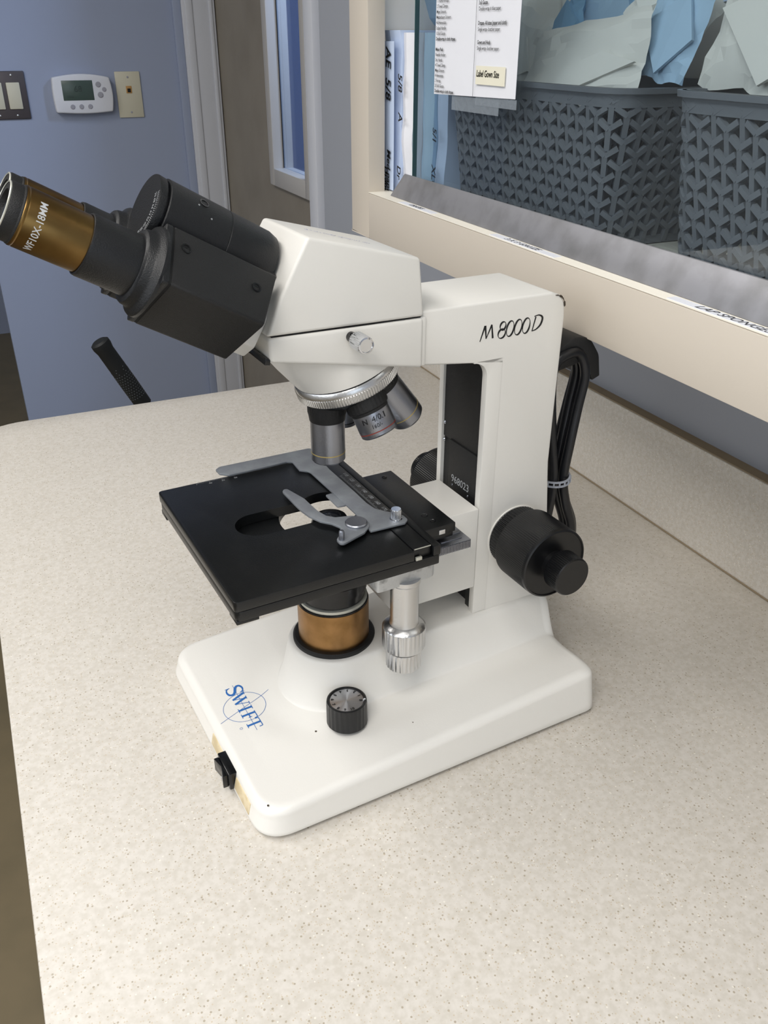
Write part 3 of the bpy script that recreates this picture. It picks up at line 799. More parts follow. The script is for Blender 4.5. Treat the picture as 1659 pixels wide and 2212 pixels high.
ring_at(lambda p: Vector((*inset(p, 0.0), 0.0046)))
DR = 0.0025
def wallh(p): q = inset(p, DR+RR); return base_height(q.x, q.y)
for k in range(1, 7):
    f_ = k/6
    ring_at(lambda p, f_=f_: Vector((*inset(p, DR*f_), 0.0046+(wallh(p)-RR*0.95-0.0046)*f_)))
for k in range(1, 11):
    a_ = pi/2*k/10
    ring_at(lambda p, a_=a_: Vector((*inset(p, DR+RR*(1-cos(a_))), wallh(p)-RR*0.95*(1-sin(a_)))))
K = 130
def skel(q): return Vector((min(max(q.x, 0.0985), 0.161), 0.0985))
for k in range(1, K):
    f_ = k/K
    def fn(p, f_=f_):
        q = inset(p, DR+RR); c = skel(q); r_ = q.lerp(c, f_); return Vector((r_.x, r_.y, base_height(r_.x, r_.y)))
    ring_at(fn)
for A_, B_ in zip(rings[:-1], rings[1:]):
    for i in range(NO): tb.faces.new((A_[i], A_[(i+1) % NO], B_[(i+1) % NO], B_[i]))
tb.faces.new(rings[0][::-1]); tb.faces.new(rings[-1])
bmesh.ops.recalc_face_normals(tb, faces=tb.faces[:])
merge(b, tb)
base = MP('base', b, M['cream'], angle=60)
# riser block under the column
b = NEW(); box(b, (0.182, 0.0685, 0.030), (0.2625, 0.1290, 0.0668), 0.0015); MP('column_foot', b, M['cream2'])
for u, v in ((0.03, 0.03), (0.03, 0.167), (0.235, 0.03), (0.235, 0.167)):
    b = NEW(); lathe(b, [(0, 0.0003), (0.009, 0.0003), (0.010, 0.006), (0, 0.006)], frame((u, v, 0), (0, 0, 1)), 24); MP('rubber_foot', b, M['blackmat'])
# dimmer dial
du_, dv_ = 0.0820, 0.0494; dz = 0.0300
b = NEW(); lathe(b, [(0.0138, 0), (0.0138, 0.001, 0.03), (0.0137, 0.0155, 0.03), (0.0133, 0.0176), (0.0124, 0.0180), (0.0117, 0.0178), (0.0114, 0.0168), (0, 0.0166)], frame((du_, dv_, dz), (0, 0, 1)), 96)
dial = MP('dimmer_dial', b, M['knob'])
b = NEW(); lathe(b, [(0.0113, 0.0162), (0.0113, 0.01705), (0, 0.01705)], frame((du_, dv_, dz), (0, 0, 1)), 64); 
m_disc = mat('spun_aluminium', (0.80, 0.81, 0.83), 0.36, 1.0, aniso=0.0)
_nt = m_disc.node_tree; _b = _nt.nodes['Principled BSDF']; _b.inputs['Anisotropic'].default_value = 0.9; _b.inputs['Anisotropic Rotation'].default_value = 0.25
_tg = _nt.nodes.new('ShaderNodeTangent'); _tg.direction_type = 'RADIAL'; _tg.axis = 'Z'; _nt.links.new(_tg.outputs[0], _b.inputs['Tangent'])
o = part('dial_face', b, m_disc, dial, label='spun silver dial face')
# shift origin so the radial tangent is centred
for v_ in o.data.vertices: v_.co -= Vector((du_, dv_, dz))
o.location = (du_, dv_, dz)
b = NEW()
for i, s in enumerate(['0', '1', '2', '3', '4', '5', '6', '7', '8', '9', '10']):
    an = radians(-28 + i*29.5)
    cx_, cy_ = du_+0.0096*cos(an), dv_+0.0096*sin(an)
    rx = Vector((-sin(an), cos(an), 0)); ry = Vector((-cos(an), -sin(an), 0))
    merge(b, text_bm(s, 0.0030, lambda x, y, z: Vector((cx_, cy_, dz+0.01725))+rx*x+ry*y+Vector((0, 0, z)), 0.00003, bold=0.00005))
part('dial_numbers', b, M['black_ink'], dial)
b = NEW(); box(b, (du_+0.0118*cos(radians(-28))-0.0006, dv_+0.0118*sin(radians(-28))-0.0006, dz+0.0170), (du_+0.0118*cos(radians(-28))+0.0008, dv_+0.0118*sin(radians(-28))+0.0006, dz+0.0181)); part('pointer', b, M['white_ink'], dial)

# printed emblem on the base: serif SWIFT across a crosshair circle
def onbase(u, v, z=0.0): return Vector((u, v, base_height(u, v)+0.00012+z))
bl = NEW(); gl = NEW()
def seg(b_, p, q, w, n=6):   # straight stroke on the surface, (s, t): s along the word (towards -v), t up (towards +u)
    pts = [(p[0]+(q[0]-p[0])*i/n, p[1]+(q[1]-p[1])*i/n) for i in range(n+1)]
    stroke(b_, pts, w, lambda s, t, z: onbase(0.0276+t, 0.1015-s, z), 0.00005)
H = 0.0094; SW = 0.0017; TH = 0.0005
def serif(b_, s, t, w=0.0034): seg(b_, (s-w/2, t), (s+w/2, t), 0.0005, 1)
# S
sS = -0.0200
pts = [(sS+0.0036, 0.0034), (sS+0.0026, 0.0050), (sS-0.0002, 0.0056), (sS-0.0030, 0.0044), (sS-0.0034, 0.0024), (sS-0.0016, 0.0008), (sS+0.0018, -0.0006), (sS+0.0036, -0.0024), (sS+0.0028, -0.0048), (sS-0.0002, -0.0058), (sS-0.0030, -0.0052), (sS-0.0040, -0.0034)]
cc = catmull([Vector((p[0], p[1], 0)) for p in pts], 6)
ws = [0.0006+0.0014*sin(pi*i/(len(cc)-1))**1.2 for i in range(len(cc))]
stroke(bl, [(p.x, p.y) for p in cc], ws, lambda s, t, z: onbase(0.0276+t, 0.1015-s, z), 0.00005)
seg(bl, (sS+0.0037, 0.0058), (sS+0.0037, 0.0026), 0.0005); seg(bl, (sS-0.0041, -0.0060), (sS-0.0041, -0.0026), 0.0005)
# W
h2 = H/2
wx = -0.0140
seg(bl, (wx-0.0006, h2), (wx+0.0030, -h2), SW); seg(bl, (wx+0.0030, -h2), (wx+0.0054, h2*0.9), TH)
seg(bl, (wx+0.0046, h2), (wx+0.0080, -h2), SW); seg(bl, (wx+0.0080, -h2), (wx+0.0106, h2), TH)
serif(bl, wx-0.0008, h2); serif(bl, wx+0.0046, h2); serif(bl, wx+0.0106, h2, 0.0026)
# I
ix = 0.0016
seg(bl, (ix, h2), (ix, -h2), SW); serif(bl, ix, h2, 0.0042); serif(bl, ix, -h2, 0.0042)
# F
fx = 0.0078
seg(bl, (fx, h2), (fx, -h2), SW); serif(bl, fx, -h2, 0.0042); seg(bl, (fx-0.0016, h2), (fx+0.0054, h2), 0.0006); seg(bl, (fx, 0.0002), (fx+0.0034, 0.0002), 0.0005)
seg(bl, (fx+0.0054, h2), (fx+0.0056, h2-0.0022), 0.0006); seg(bl, (fx+0.0034, 0.0014), (fx+0.0034, -0.0010), 0.0005)
# T
tx = 0.0186
seg(bl, (tx, h2), (tx, -h2), SW); serif(bl, tx, -h2, 0.0042); seg(bl, (tx-0.0042, h2), (tx+0.0042, h2), 0.0006)
seg(bl, (tx-0.0043, h2), (tx-0.0045, h2-0.0024), 0.0006); seg(bl, (tx+0.0043, h2), (tx+0.0045, h2-0.0024), 0.0006)
part('emblem_letters', bl, M['blue_ink'], base, label='blue serif lettering SWIFT')
cc = arc(0, 0, 0.0148, 0, 2*pi, 60)
stroke(gl, cc, 0.00028, lambda s, t, z: onbase(0.0279+t, 0.1022-s, z), 0.00004)
for p_, q_ in (((-0.0251, 0.0), (0.0262, -0.0008)), ((0.0072, -0.0200), (-0.0068, 0.0206))):
    stroke(gl, [(p_[0]+(q_[0]-p_[0])*i/20, p_[1]+(q_[1]-p_[1])*i/20) for i in range(21)], 0.00028, lambda s, t, z: onbase(0.0279+t, 0.1022-s, z), 0.00004)
cc = arc(0.0205-0.0022, -0.0092, 0.0009, 0, 2*pi, 14); stroke(gl, cc, 0.00022, lambda s, t, z: onbase(0.0276+t, 0.1015-s, z), 0.00004)
part('emblem_circle', gl, M['blue_ink'], base, label='thin blue circle and crosshair')
# chips in the paint
for u, v, r in ((0.0606, 0.0535, 0.0008), (0.12, 0.0262, 0.0004), (0.0095, 0.0125, 0.0007)):
    b = NEW(); lathe(b, [(r, -0.0002), (r, 0.00012), (0, 0.00015)], frame((u, v, base_height(u, v)), (0, 0, 1)), 10)
    part('paint_chip', b, M['chip'], base)
# power rocker on the front face, with old glue patches either side
b = NEW(); box(b, (-0.0025, 0.0510, 0.0045), (0.004, 0.0735, 0.0180), 0.0008)
sw_ = MP('power_switch', b, M['blackgloss'])
b = NEW(); prism(b, [(-0.0025, 0.0530), (-0.0062, 0.0530), (-0.0040, 0.0622), (-0.0058, 0.0715), (-0.0025, 0.0715)], 0.0062, 0.0164, lambda u, v, t: Vector((u, v, t)), 0.0005)
rk = part('rocker', b, M['blackgloss'], sw_)
b = NEW(); lathe(b, [(0.0014, 0), (0.0018, 0), (0.0018, 0.0002), (0.0014, 0.0002)], frame((-0.00545, 0.0567, 0.0112), (-1, 0, 0.0)), 20, close=False); part('off_mark', b, M['white_ink'], rk)
for v0_, v1_ in ((0.0245, 0.0500), (0.0745, 0.0960)):
    b = NEW(); box(b, (-0.0004, v0_, 0.0066), (0.0022, v1_, 0.0150), 0.0002, f=lambda c: Vector((c.x+(c.z-0.0046)*0.21, c.y, c.z)))
    part('glue_patch', b, M['tape_brown'], base, label='yellowed old glue patch')

# arm and column -----------------------------------------------------
VR, VL = 0.069, 0.1285
topz = 0.2962
profA = [(0.1455, 0.2632), (0.1455, topz), (0.2400, 0.2955), (0.2470, 0.2930), (0.2508, 0.2870), (0.2515, 0.2780), (0.2508, 0.1760), (0.2545, 0.1380), (0.2625, 0.0670), (0.205, 0.0670), (0.205, 0.2560)]
profA = roundpoly(profA, [0, 0, 0.004, 0.004, 0.004, 0.004, 0.02, 0.02, 0, 0, 0], 4)
b = NEW()
prism(b, profA, VR, VL, side, 0.0016, 3, flt=lambda e: not all(abs(v.co.x-0.205) < 0.0005 or v.co.z < 0.0675 for v in e.verts))
arm = MP('arm', b, M['cream2'])
def cheek(v0, v1, uf):
    b = NEW()
    pts = [(0.2051, 0.2590), (uf-0.0105, 0.2590), (uf-0.0105, 0.2584)] + [(uf-0.0105+0.0105*sin(a_), 0.2478+0.0105*cos(a_)) for a_ in [pi/2*i/8 for i in range(9)]] + [(uf, 0.0672), (0.2051, 0.0672)]
    prism(b, pts, v0, v1, side, 0.0006, 2, flt=lambda e: all(abs(v.co.x-uf) < 0.012 for v in e.verts) and e.calc_length() > 0.0005 and max(v.co.z for v in e.verts) < 0.2566)
    return b
b = cheek(VR, VR+0.0055, 0.1940)
for v_ in b.verts: pass
part('right_cheek', b, M['cream2'], arm)
b = cheek(VL-0.0050, VL, 0.1966); part('left_cheek', b, M['cream2'], arm)
# chipped paint on the top rear corner
b = NEW(); rnd = random.Random(4)
for i in range(20):
    a_ = pi/2*i/19; u = 0.2425+0.0076*sin(a_); z = 0.2858+0.0078*cos(a_)
    r = rnd.uniform(0.0002, 0.0008)
    lathe(b, [(r, 0.0), (r, 0.0003), (0, 0.0003)], frame((u, VR-0.0002, z), (0, -1, 0)), 7)
part('paint_chips', b, M['chip'], arm)
# model lettering on the right side of the arm: slanted calligraphic strokes
b = NEW()
UP, ORG = 0.2725, 0.1868
def onarm(s, t, z): return Vector((ORG+s, VR-0.0001-z, UP+t))
def ell(cx_, cy_, rx_, ry_, sl=0.12):
    n = 28; pts = []; ws = []
    for i in range(n+1):
        a_ = 2*pi*i/n+pi/2; x = rx_*cos(a_); y = ry_*sin(a_)
        pts.append((cx_+x+y*sl, cy_+y)); ws.append(0.0004+0.0009*abs(cos(a_+0.75))**2)
    stroke(b, pts, ws, onarm, 0.00006)
lt = 0.0088
stroke(b, [(0, -0.0006), (0.0033, lt)], [0.0005, 0.0012], onarm); stroke(b, [(0.0034, lt), (0.0045, 0.0006)], [0.0014, 0.0007], onarm)
stroke(b, [(0.0045, 0.0006), (0.0082, lt)], [0.0004, 0.0011], onarm); stroke(b, [(0.0082, lt), (0.0094, 0.0002)], [0.0008, 0.0013], onarm)
ell(0.0166, 0.0067, 0.0021, 0.0026); ell(0.0160, 0.0020, 0.0027, 0.0029)
for i in range(3): ell(0.0222+0.0061*i, 0.0042, 0.0027, 0.0048)
stroke(b, [(0.0392, 0.0), (0.0414, lt)], [0.0006, 0.0009], onarm)
cc = catmull([Vector((0.0402, 0.0092, 0)), Vector((0.0438, 0.0096, 0)), Vector((0.0466, 0.0076, 0)), Vector((0.0456, 0.0035, 0)), Vector((0.0424, 0.0008, 0)), Vector((0.0390, 0.0, 0))], 6)
stroke(b, [(p.x, p.y) for p in cc], [0.0005+0.0009*sin(pi*i/(len(cc)-1))**2 for i in range(len(cc))], onarm)
for v_ in b.verts: v_.co.z += (v_.co.x-ORG)*0.012
part('model_lettering', b, M['black_ink'], arm, label='black slanted lettering M 8000D')
b = NEW()
for x0_, y0_, x1_, y1_ in ((0.2205, 0.100, 0.2290, 0.096), (0.2215, 0.103, 0.2260, 0.095), (0.226, 0.106, 0.233, 0.101)):
    stroke(b, [(x0_, y0_), (x1_, y1_)], 0.0004, lambda s, t, z: Vector((s, t, topz-0.0002-(s-0.1455)*0.0074+z+0.0001)))
part('pen_marks', b, M['smudge'], arm)
# black rail plates in the channel
b = NEW(); box(b, (0.1995, VR+0.0055, 0.0672), (0.2051, VL-0.005, 0.2566)); rl = MP('rail_plate', b, M['blackmat'])
b = NEW(); box(b, (0.1975, VR+0.0056, 0.149), (0.1996, 0.1140, 0.1875), 0.0003); box(b, (0.1983, VR+0.0056, 0.1870), (0.1996, VL-0.0052, 0.2565), 0.0003); part('cover_plate', b, M['blackmat'], rl)
b = NEW(); box(b, (0.1960, VR+0.0056, 0.0672), (0.1996, VR+0.0130, 0.0905)); part('rail_end', b, M['blackgloss'], rl)
b = NEW(); merge(b, text_bm('968023', 0.0080, lambda x, y, z: Vector((0.19745-z, 0.0985-x, 0.1592+y)), 0.00003, sx=0.95)); part('serial_number', b, M['grey_ink'], rl)
for v, z in ((0.1215, 0.1975), (0.1215, 0.1845), (0.0775, 0.1982), (0.0765, 0.1835), (0.1085, 0.1538), (0.0885, 0.1536)):
    b = NEW(); lathe(b, [(0.0013, 0), (0.0013, 0.0006), (0.0007, 0.0010), (0.0006, 0.0004), (0, 0.0004)], frame((0.1983, v, z), (-1, 0, 0)), 16)
    part('screw', b, M['chrome'], rl)
# sliding carrier block for the stage
b = NEW(); box(b, (0.1270, 0.0677, 0.0915), (0.1932, 0.1195, 0.1547), 0.0009, 2); cb = MP('stage_carrier', b, M['cream2'])
b = NEW(); lathe(b, [(0.0013, 0), (0.0013, 0.0008), (0, 0.001)], frame((0.1575, 0.0677, 0.1265), (0, -1, 0)), 16); part('screw', b, M['goldline'], cb)

# focus knobs ---------------------------------------------------------
def focus(sgn, v0, name):
    fr = frame((0.226, v0, 0.1255), (0, -sgn, 0), (1, 0, 0.2))
    b = NEW()
    lathe(b, [(0.0224, 0), (0.0226, 0.0004), (0.0224, 0.0008)], fr, 72)
    k = part('focus_washer', b, M['cream2'], ms)
    b = NEW(); lathe(b, [(0.0218, 0.001), (0.0222, 0.0015, 0.035), (0.0222, 0.0125, 0.035), (0.0205, 0.013), (0, 0.013)], fr, 240); k1 = MP('tension_ring', b, M['knob'])
    b = NEW(); lathe(b, [(0.0240, 0.0122), (0.0253, 0.0130), (0.0256, 0.0145, 0.012), (0.0256, 0.0425, 0.012), (0.0256, 0.0432), (0.0252, 0.0452), (0.0241, 0.0458), (0.0238, 0.0448), (0.0236, 0.0448), (0.0105, 0.0446), (0, 0.0446)], fr, 440); k2 = MP('coarse_focus_knob', b, M['knob'])
    b = NEW(); lathe(b, [(0.0100, 0.044), (0.0100, 0.0500), (0.0110, 0.0510)], fr, 64); lathe(b, [(0.0128, 0.0505), (0.0137, 0.0515, 0.04), (0.0137, 0.0625, 0.04), (0.0135, 0.0638), (0.0128, 0.0645), (0, 0.0645)], fr, 240); k3 = MP('fine_focus_knob', b, M['knob'])
focus(1, VR, 'r'); focus(-1, VL, 'l')

# head ----------------------------------------------------------------
HR, HL = 0.066, 0.131
# lower housing (nosepiece body) and a thin dark seam
hpts = [(0.0500, 0.2810), (0.0490, 0.2948), (0.1450, 0.2930), (0.1450, 0.2628)]
b = NEW(); prism(b, hpts, HR, HL, side, 0.0022, 3); hs = MP('head_lower_housing', b, M['cream2'])
b = NEW(); box(b, (0.0515, HR+0.0016, 0.2935), (0.1435, HL-0.0016, 0.2962)); MP('seam', b, M['darkhole'])
# upper housing: wedge with slanted front; sides draw in towards the top
up = [(0.0482, 0.2956), (0.0500, 0.2985), (0.0577, 0.3155), (0.0750, 0.3445), (0.1425, 0.3270), (0.1450, 0.2940)]
def uph(u, z, t):
    k = max(0, (z-0.296)/0.05)*0.0018
    return Vector((u, t+(k if t < VC else -k), z))
b = NEW(); prism(b, up, HR, HL+0.0015, uph, 0.0030, 4); hu = MP('head_upper_housing', b, M['cream2'])
b = NEW(); rnd = random.Random(8)
def ontop(s, t, z): return Vector((s, t, 0.3446-(s-0.0755)*0.2593+0.0001+z))
for i in range(22):
    s0 = 0.089+0.0016*i; t0 = 0.105-0.0006*i
    stroke(b, [(s0, t0+rnd.uniform(-0.0012, 0.0012)), (s0+rnd.uniform(0.0004, 0.0018), t0+rnd.uniform(-0.0022, 0.0022))], rnd.uniform(0.0002, 0.0006), ontop, 0.00004)
part('rubbed_print', b, M['smudge'], hu, label='rubbed blue print')
# rear collar joining head to arm
b = NEW(); prism(b, [(0.1435, 0.2640), (0.1435, 0.2935), (0.1475, 0.2932), (0.1475, 0.2636)], HR+0.0016, HL-0.0016, side, 0.0008); MP('head_collar', b, M['cream2'])
# clamp screw with knurled thumb
fr = frame((0.0978, HR+0.001, 0.2890), (0, -1, 0))
b = NEW(); lathe(b, [(0.0030, 0), (0.0030, 0.0085)], fr, 24); cs = MP('clamp_screw', b, M['blackgloss'])
b = NEW(); lathe(b, [(0.0042, 0.0075), (0.0050, 0.0085, 0.05), (0.0050, 0.0185, 0.05), (0.0046, 0.0196), (0.0038, 0.0198), (0.0036, 0.0194), (0, 0.0194)], fr, 112); part('thumb_knob', b, M['chrome'], cs)
# bowl under the head
g_ = 0.32; TA = Vector((sin(g_), 0, -cos(g_)))    # turret axis, pointing down and back
TC = Vector((0.1112, VC, 0.2515))                  # lower edge of the knurled ring
tfr = frame(TC, TA, (0, 1, 0))
b = NEW(); tb = bmesh.new(); n = 72; R0 = []; R1 = []; R2 = []
for i in range(n):
    an = 2*pi*i/n
    p_low = TC - TA*0.0092 + (tfr[2]*cos(an)+tfr[3]*sin(an))*0.0312
    # top outline: rounded rectangle in the housing underside
    cu_, cv_ = 0.0965+0.0455*max(-1, min(1, 1.25*cos(an+pi/2)*1)), VC+0.0300*max(-1, min(1, 1.25*sin(an+pi/2)))
    dirv = p_low - Vector((0.099, VC, p_low.z)); 
    du2, dv2 = dirv.x, dirv.y
    sc_ = 1/max(abs(du2)/0.0440, abs(dv2)/0.0300, 1e-6)
    sc2 = 1/max(sqrt((du2/0.0470)**2+(dv2/0.0300)**2), 1e-6)
    s_ = sc_*0.45+sc2*0.55
    pu = min(max(0.099+du2*s_, 0.0515), 0.1435); pt = Vector((pu, VC+max(-0.0305, min(0.0305, dv2*s_)), 0.2815-(pu-0.05)*0.19))
    R0.append(tb.verts.new(pt)); R1.append(tb.verts.new(pt.lerp(p_low, 0.55)+(pt.lerp(p_low, 0.55)-Vector((0.103, VC, 0.266)))*0.02)); R2.append(tb.verts.new(p_low))
for A_, B_ in ((R0, R1), (R1, R2)):
    for i in range(n): tb.faces.new((A_[i], A_[(i+1) % n], B_[(i+1) % n], B_[i]))
tb.faces.new(R0); tb.faces.new(R2)
bmesh.ops.recalc_face_normals(tb, faces=tb.faces[:]); merge(b, tb)
MP('nosepiece_bowl', b, M['cream2'], angle=50)
b = NEW(); lathe(b, [(0.0300, -0.0098), (0.0310, -0.0090), (0.0322, -0.0062), (0.0322, -0.0052), (0.0326, -0.0048, 0.022), (0.0326, -0.0004, 0.022), (0.0316, 0.0004), (0.0290, 0.0012)], tfr, 480)
tu = MP('nosepiece_ring', b, M['alu'], label='knurled chrome turret ring')
b = NEW(); lathe(b, [(0.0312, -0.0100), (0.0315, -0.0096), (0.0312, -0.0092)], tfr, 72); part('ring_gap', b, M['darkhole'], tu)
b = NEW(); lathe(b, [(0.0295, 0.0), (0.0288, 0.0020), (0.0240, 0.0070), (0.0100, 0.0095), (0, 0.0095)], tfr, 72); MP('turret', b, M['blackgloss'])
# objectives: one vertical, the others swung round the turret axis
apex = Vector((0.0967, VC, 0)); 
def swing(ang):
    Rm = Matrix.Rotation(ang, 3, TA); return Rm
pivot = TC + TA*((0.0967-TC.x)/TA.x if abs(TA.x) > 1e-6 else 0)   # where the vertical optical axis meets the turret axis
def objective(name, ang, prof_col, prof_body, line_h, line_r, lm_, writing=None, z0=0.2447):
    Rm = swing(ang)
    o0 = pivot + Rm @ (Vector((0.0967, VC, z0))-pivot); ax_ = Rm @ Vector((0, 0, -1)); xd = Rm @ Vector((0, 1, 0))
    fr = frame(o0, ax_, xd)
    b = NEW(); lathe(b, prof_body, fr, 64); ob = MP('objective', b, M['steel'], label=name)
    b = NEW(); lathe(b, prof_col, fr, 120); part('mount_collar', b, M['blackmat'], ob, label='ribbed black collar')
    b = NEW(); lathe(b, [(line_r-0.0004, line_h), (line_r+0.00012, line_h+0.0001), (line_r+0.00012, line_h+0.0007), (line_r-0.0004, line_h+0.0008)], fr, 64); part('colour_ring', b, lm_, ob)
    if writing:
        org, a_, x_, y_ = fr
        b = NEW()
        for s, h, size, a0 in writing:
            def mp(x, y, z, h=h, a0=a0):
                rr_ = 0.01188; vd = Vector((-0.109, -0.353, 0.435))-org; an = a0+atan2(vd.dot(y_), vd.dot(x_))-x/rr_
                return org + a_*(h-y) + (x_*cos(an)+y_*sin(an))*(rr_+z)
            merge(b, text_bm(s, size, mp, 0.00005, shear=0.1))
        part('lettering', b, M['black_ink'], ob)
    return ob
colp = [(0.0102, -0.002), (0.0130, 0.0, 0.015), (0.0131, 0.0100, 0.015), (0.0128, 0.0112), (0.0118, 0.0120), (0.0116, 0.0138)]
objective('long silver objective in working position', 0, [(0.0102, -0.004), (0.0121, -0.003, 0.012), (0.0121, 0.0110, 0.012), (0.0116, 0.0130), (0.0111, 0.0165), (0.0106, 0.0166)], [(0.0100, 0.0), (0.0107, 0.0165), (0.0107, 0.0428), (0.0098, 0.0440), (0.0090, 0.0440), (0.0060, 0.0436), (0, 0.0436)], 0.0375, 0.0107, M['goldline'])
objective('short silver objective engraved 4/0.1 with a red ring', -pi/2, colp, [(0.0100, 0.0), (0.0116, 0.0125), (0.0118, 0.0243), (0.0116, 0.0248), (0.0116, 0.0276), (0.0106, 0.0286), (0.0090, 0.0286), (0.0080, 0.0262), (0, 0.0262)], 0.0248, 0.0116, M['redline'], writing=(('N  4/0.1', 0.0172, 0.0050, 0.0), ('160/-', 0.0215, 0.0034, 0.0)))
objective('silver objective with a gold ring swung towards the column', pi, colp, [(0.0100, 0.0), (0.0116, 0.0120), (0.0118, 0.0400), (0.0116, 0.0440), (0.0104, 0.0456), (0.0060, 0.0456), (0, 0.0446)], 0.0375, 0.0118, M['goldline'])
objective('objective half hidden behind the working one', pi/2, colp, [(0.0100, 0.0), (0.0114, 0.0120), (0.0116, 0.0340), (0.0106, 0.0390), (0.0060, 0.0392), (0, 0.0385)], 0.0345, 0.0116, M['blackgloss'])

# binocular body --------------------------------------------------------
EW = 0.286; EH = 0.029          # eyepiece axis height in the tilted frame, half the eye distance
DW = 0.3116                     # dial drum axis
def tl(v, w, t): return T(t, v, w)
def sq(sgn, k=1.0, cw=EW):      # square on its corner round an eyepiece axis; sgn -1 = right-hand side
    c = VC+sgn*EH*0.985; h = 0.0256*k
    return [(c+sgn*h, cw+0.0015), (c, cw+h), (c-sgn*h, cw), (c, cw-h)] if sgn > 0 else [(c-h, cw+0.0015), (c, cw-h), (c+h, cw), (c, cw+h)]
for sgn, nm in ((-1, 'right'), (1, 'left')):
    p = sq(sgn)
    def endcut(v, w, t, p=p, sgn=sgn):
        a_ = t
        if t < 0.15:       # the rear end is cut back on the lower side
            a_ = 0.1135 if w > EW+0.006 else 0.1205
        return T(a_, v, w)
    pp = roundpoly(p, 0.0015, 2)
    b = NEW(); prism(b, pp, 0.1150, 0.1712, endcut, 0.0005, 2); pb = MP('prism_box', b, M['blackmat'], label='black prism box')
    b = NEW(); prism(b, pp, 0.1722, 0.1755, tl, 0.0005, 2); part('front_plate', b, M['black'], pb)
    b = NEW(); prism(b, roundpoly(sq(sgn, 0.985), 0.0015, 2), 0.1705, 0.1730, tl, 0); part('plate_gap', b, M['darkhole'], pb)
    if sgn < 0:
        nn = Vector((0, -0.72, 0.69))
        fn = (VX*-0.70 + WX*0.71).normalized()
        for a_, fr_ in ((0.1650, 0.70), (0.1255, 0.60)):
            c1 = Vector(p[0]); c2 = Vector(p[3]); q = c1.lerp(c2, fr_)
            o3 = T(a_, q[0], q[1]); b = NEW(); lathe(b, [(0.0026, 0.0), (0.0026, 0.0004), (0.0019, 0.0004), (0.0018, -0.0002), (0.0010, -0.0002), (0.0007, 0.0), (0, 0.0)], frame(o3, fn), 24); part('screw', b, M['blackgloss'], pb)
    c = VC+sgn*EH
    fr = frame(T(0, c, EW), AX, (0, 1, 0))
    s_ = 0 if sgn < 0 else -0.0078
    b = NEW(); lathe(b, [(0.0226, 0.1750), (0.0226, 0.1765), (0.0219, 0.1775), (0.0200, 0.1785), (0.0190, 0.1800), (0.0186, 0.1822), (0.0180, 0.1832), (0.0165, 0.1836), (0.0160, 0.184)], fr, 72); MP('tube_flange', b, M['black'])
    b = NEW(); lathe(b, [(0.0152, 0.1825), (0.0150, 0.1900), (0.0150, 0.2062+s_), (0.0147, 0.2076+s_), (0.0139, 0.2078+s_), (0.0137, 0.2060+s_)], fr, 72); et = MP('eye_tube', b, M['black'])
    b = NEW(); lathe(b, [(0.0136, 0.2050+s_), (0.0137, 0.2352+s_), (0.0134, 0.2360+s_)], fr, 72, close=False)
    ep = MP('eyepiece', b, M['gold'], label='bronze eyepiece barrel marked WF10X-18MM' if sgn < 0 else 'bronze eyepiece barrel behind the near one')
    b = NEW(); lathe(b, [(0.0134, 0.2350+s_), (0.0134, 0.2378+s_), (0.0130, 0.2384+s_), (0.0130, 0.2428+s_), (0.0124, 0.2438+s_), (0.0090, 0.2438+s_), (0.0084, 0.2418+s_)], fr, 72, close=False); part('eye_ring', b, M['blackmat'], ep)
    b = NEW(); lathe(b, [(0.01345, 0.2358+s_), (0.01368, 0.2362+s_), (0.01368, 0.2370+s_), (0.01345, 0.2374+s_)], fr, 72); part('bronze_lip', b, M['gold'], ep)
    b = NEW(); lathe(b, [(0.0125, 0.2434+s_), (0.0127, 0.2440+s_), (0.0121, 0.2443+s_), (0.0117, 0.2440+s_)], fr, 72, close=False); part('silver_rim', b, M['silverline'], ep)
    b = NEW(); lathe(b, [(0.0088, 0.2411+s_), (0.0060, 0.2422+s_), (0, 0.2428+s_)], fr, 48); part('eye_lens', b, M['lens'], ep)
    if sgn < 0:
        org, a_, x_, y_ = fr
        def mp(x, y, z):
            rr_ = 0.01374; an = pi*0.98 + x/rr_
            return org + a_*(0.2298+y) + (x_*cos(an)+y_*sin(an))*(rr_+z)
        b = text_bm('WF10X-18MM', 0.0046, mp, 0.00005, bold=0.00004, sx=0.90)
        part('lettering', b, M['white_ink'], ep)
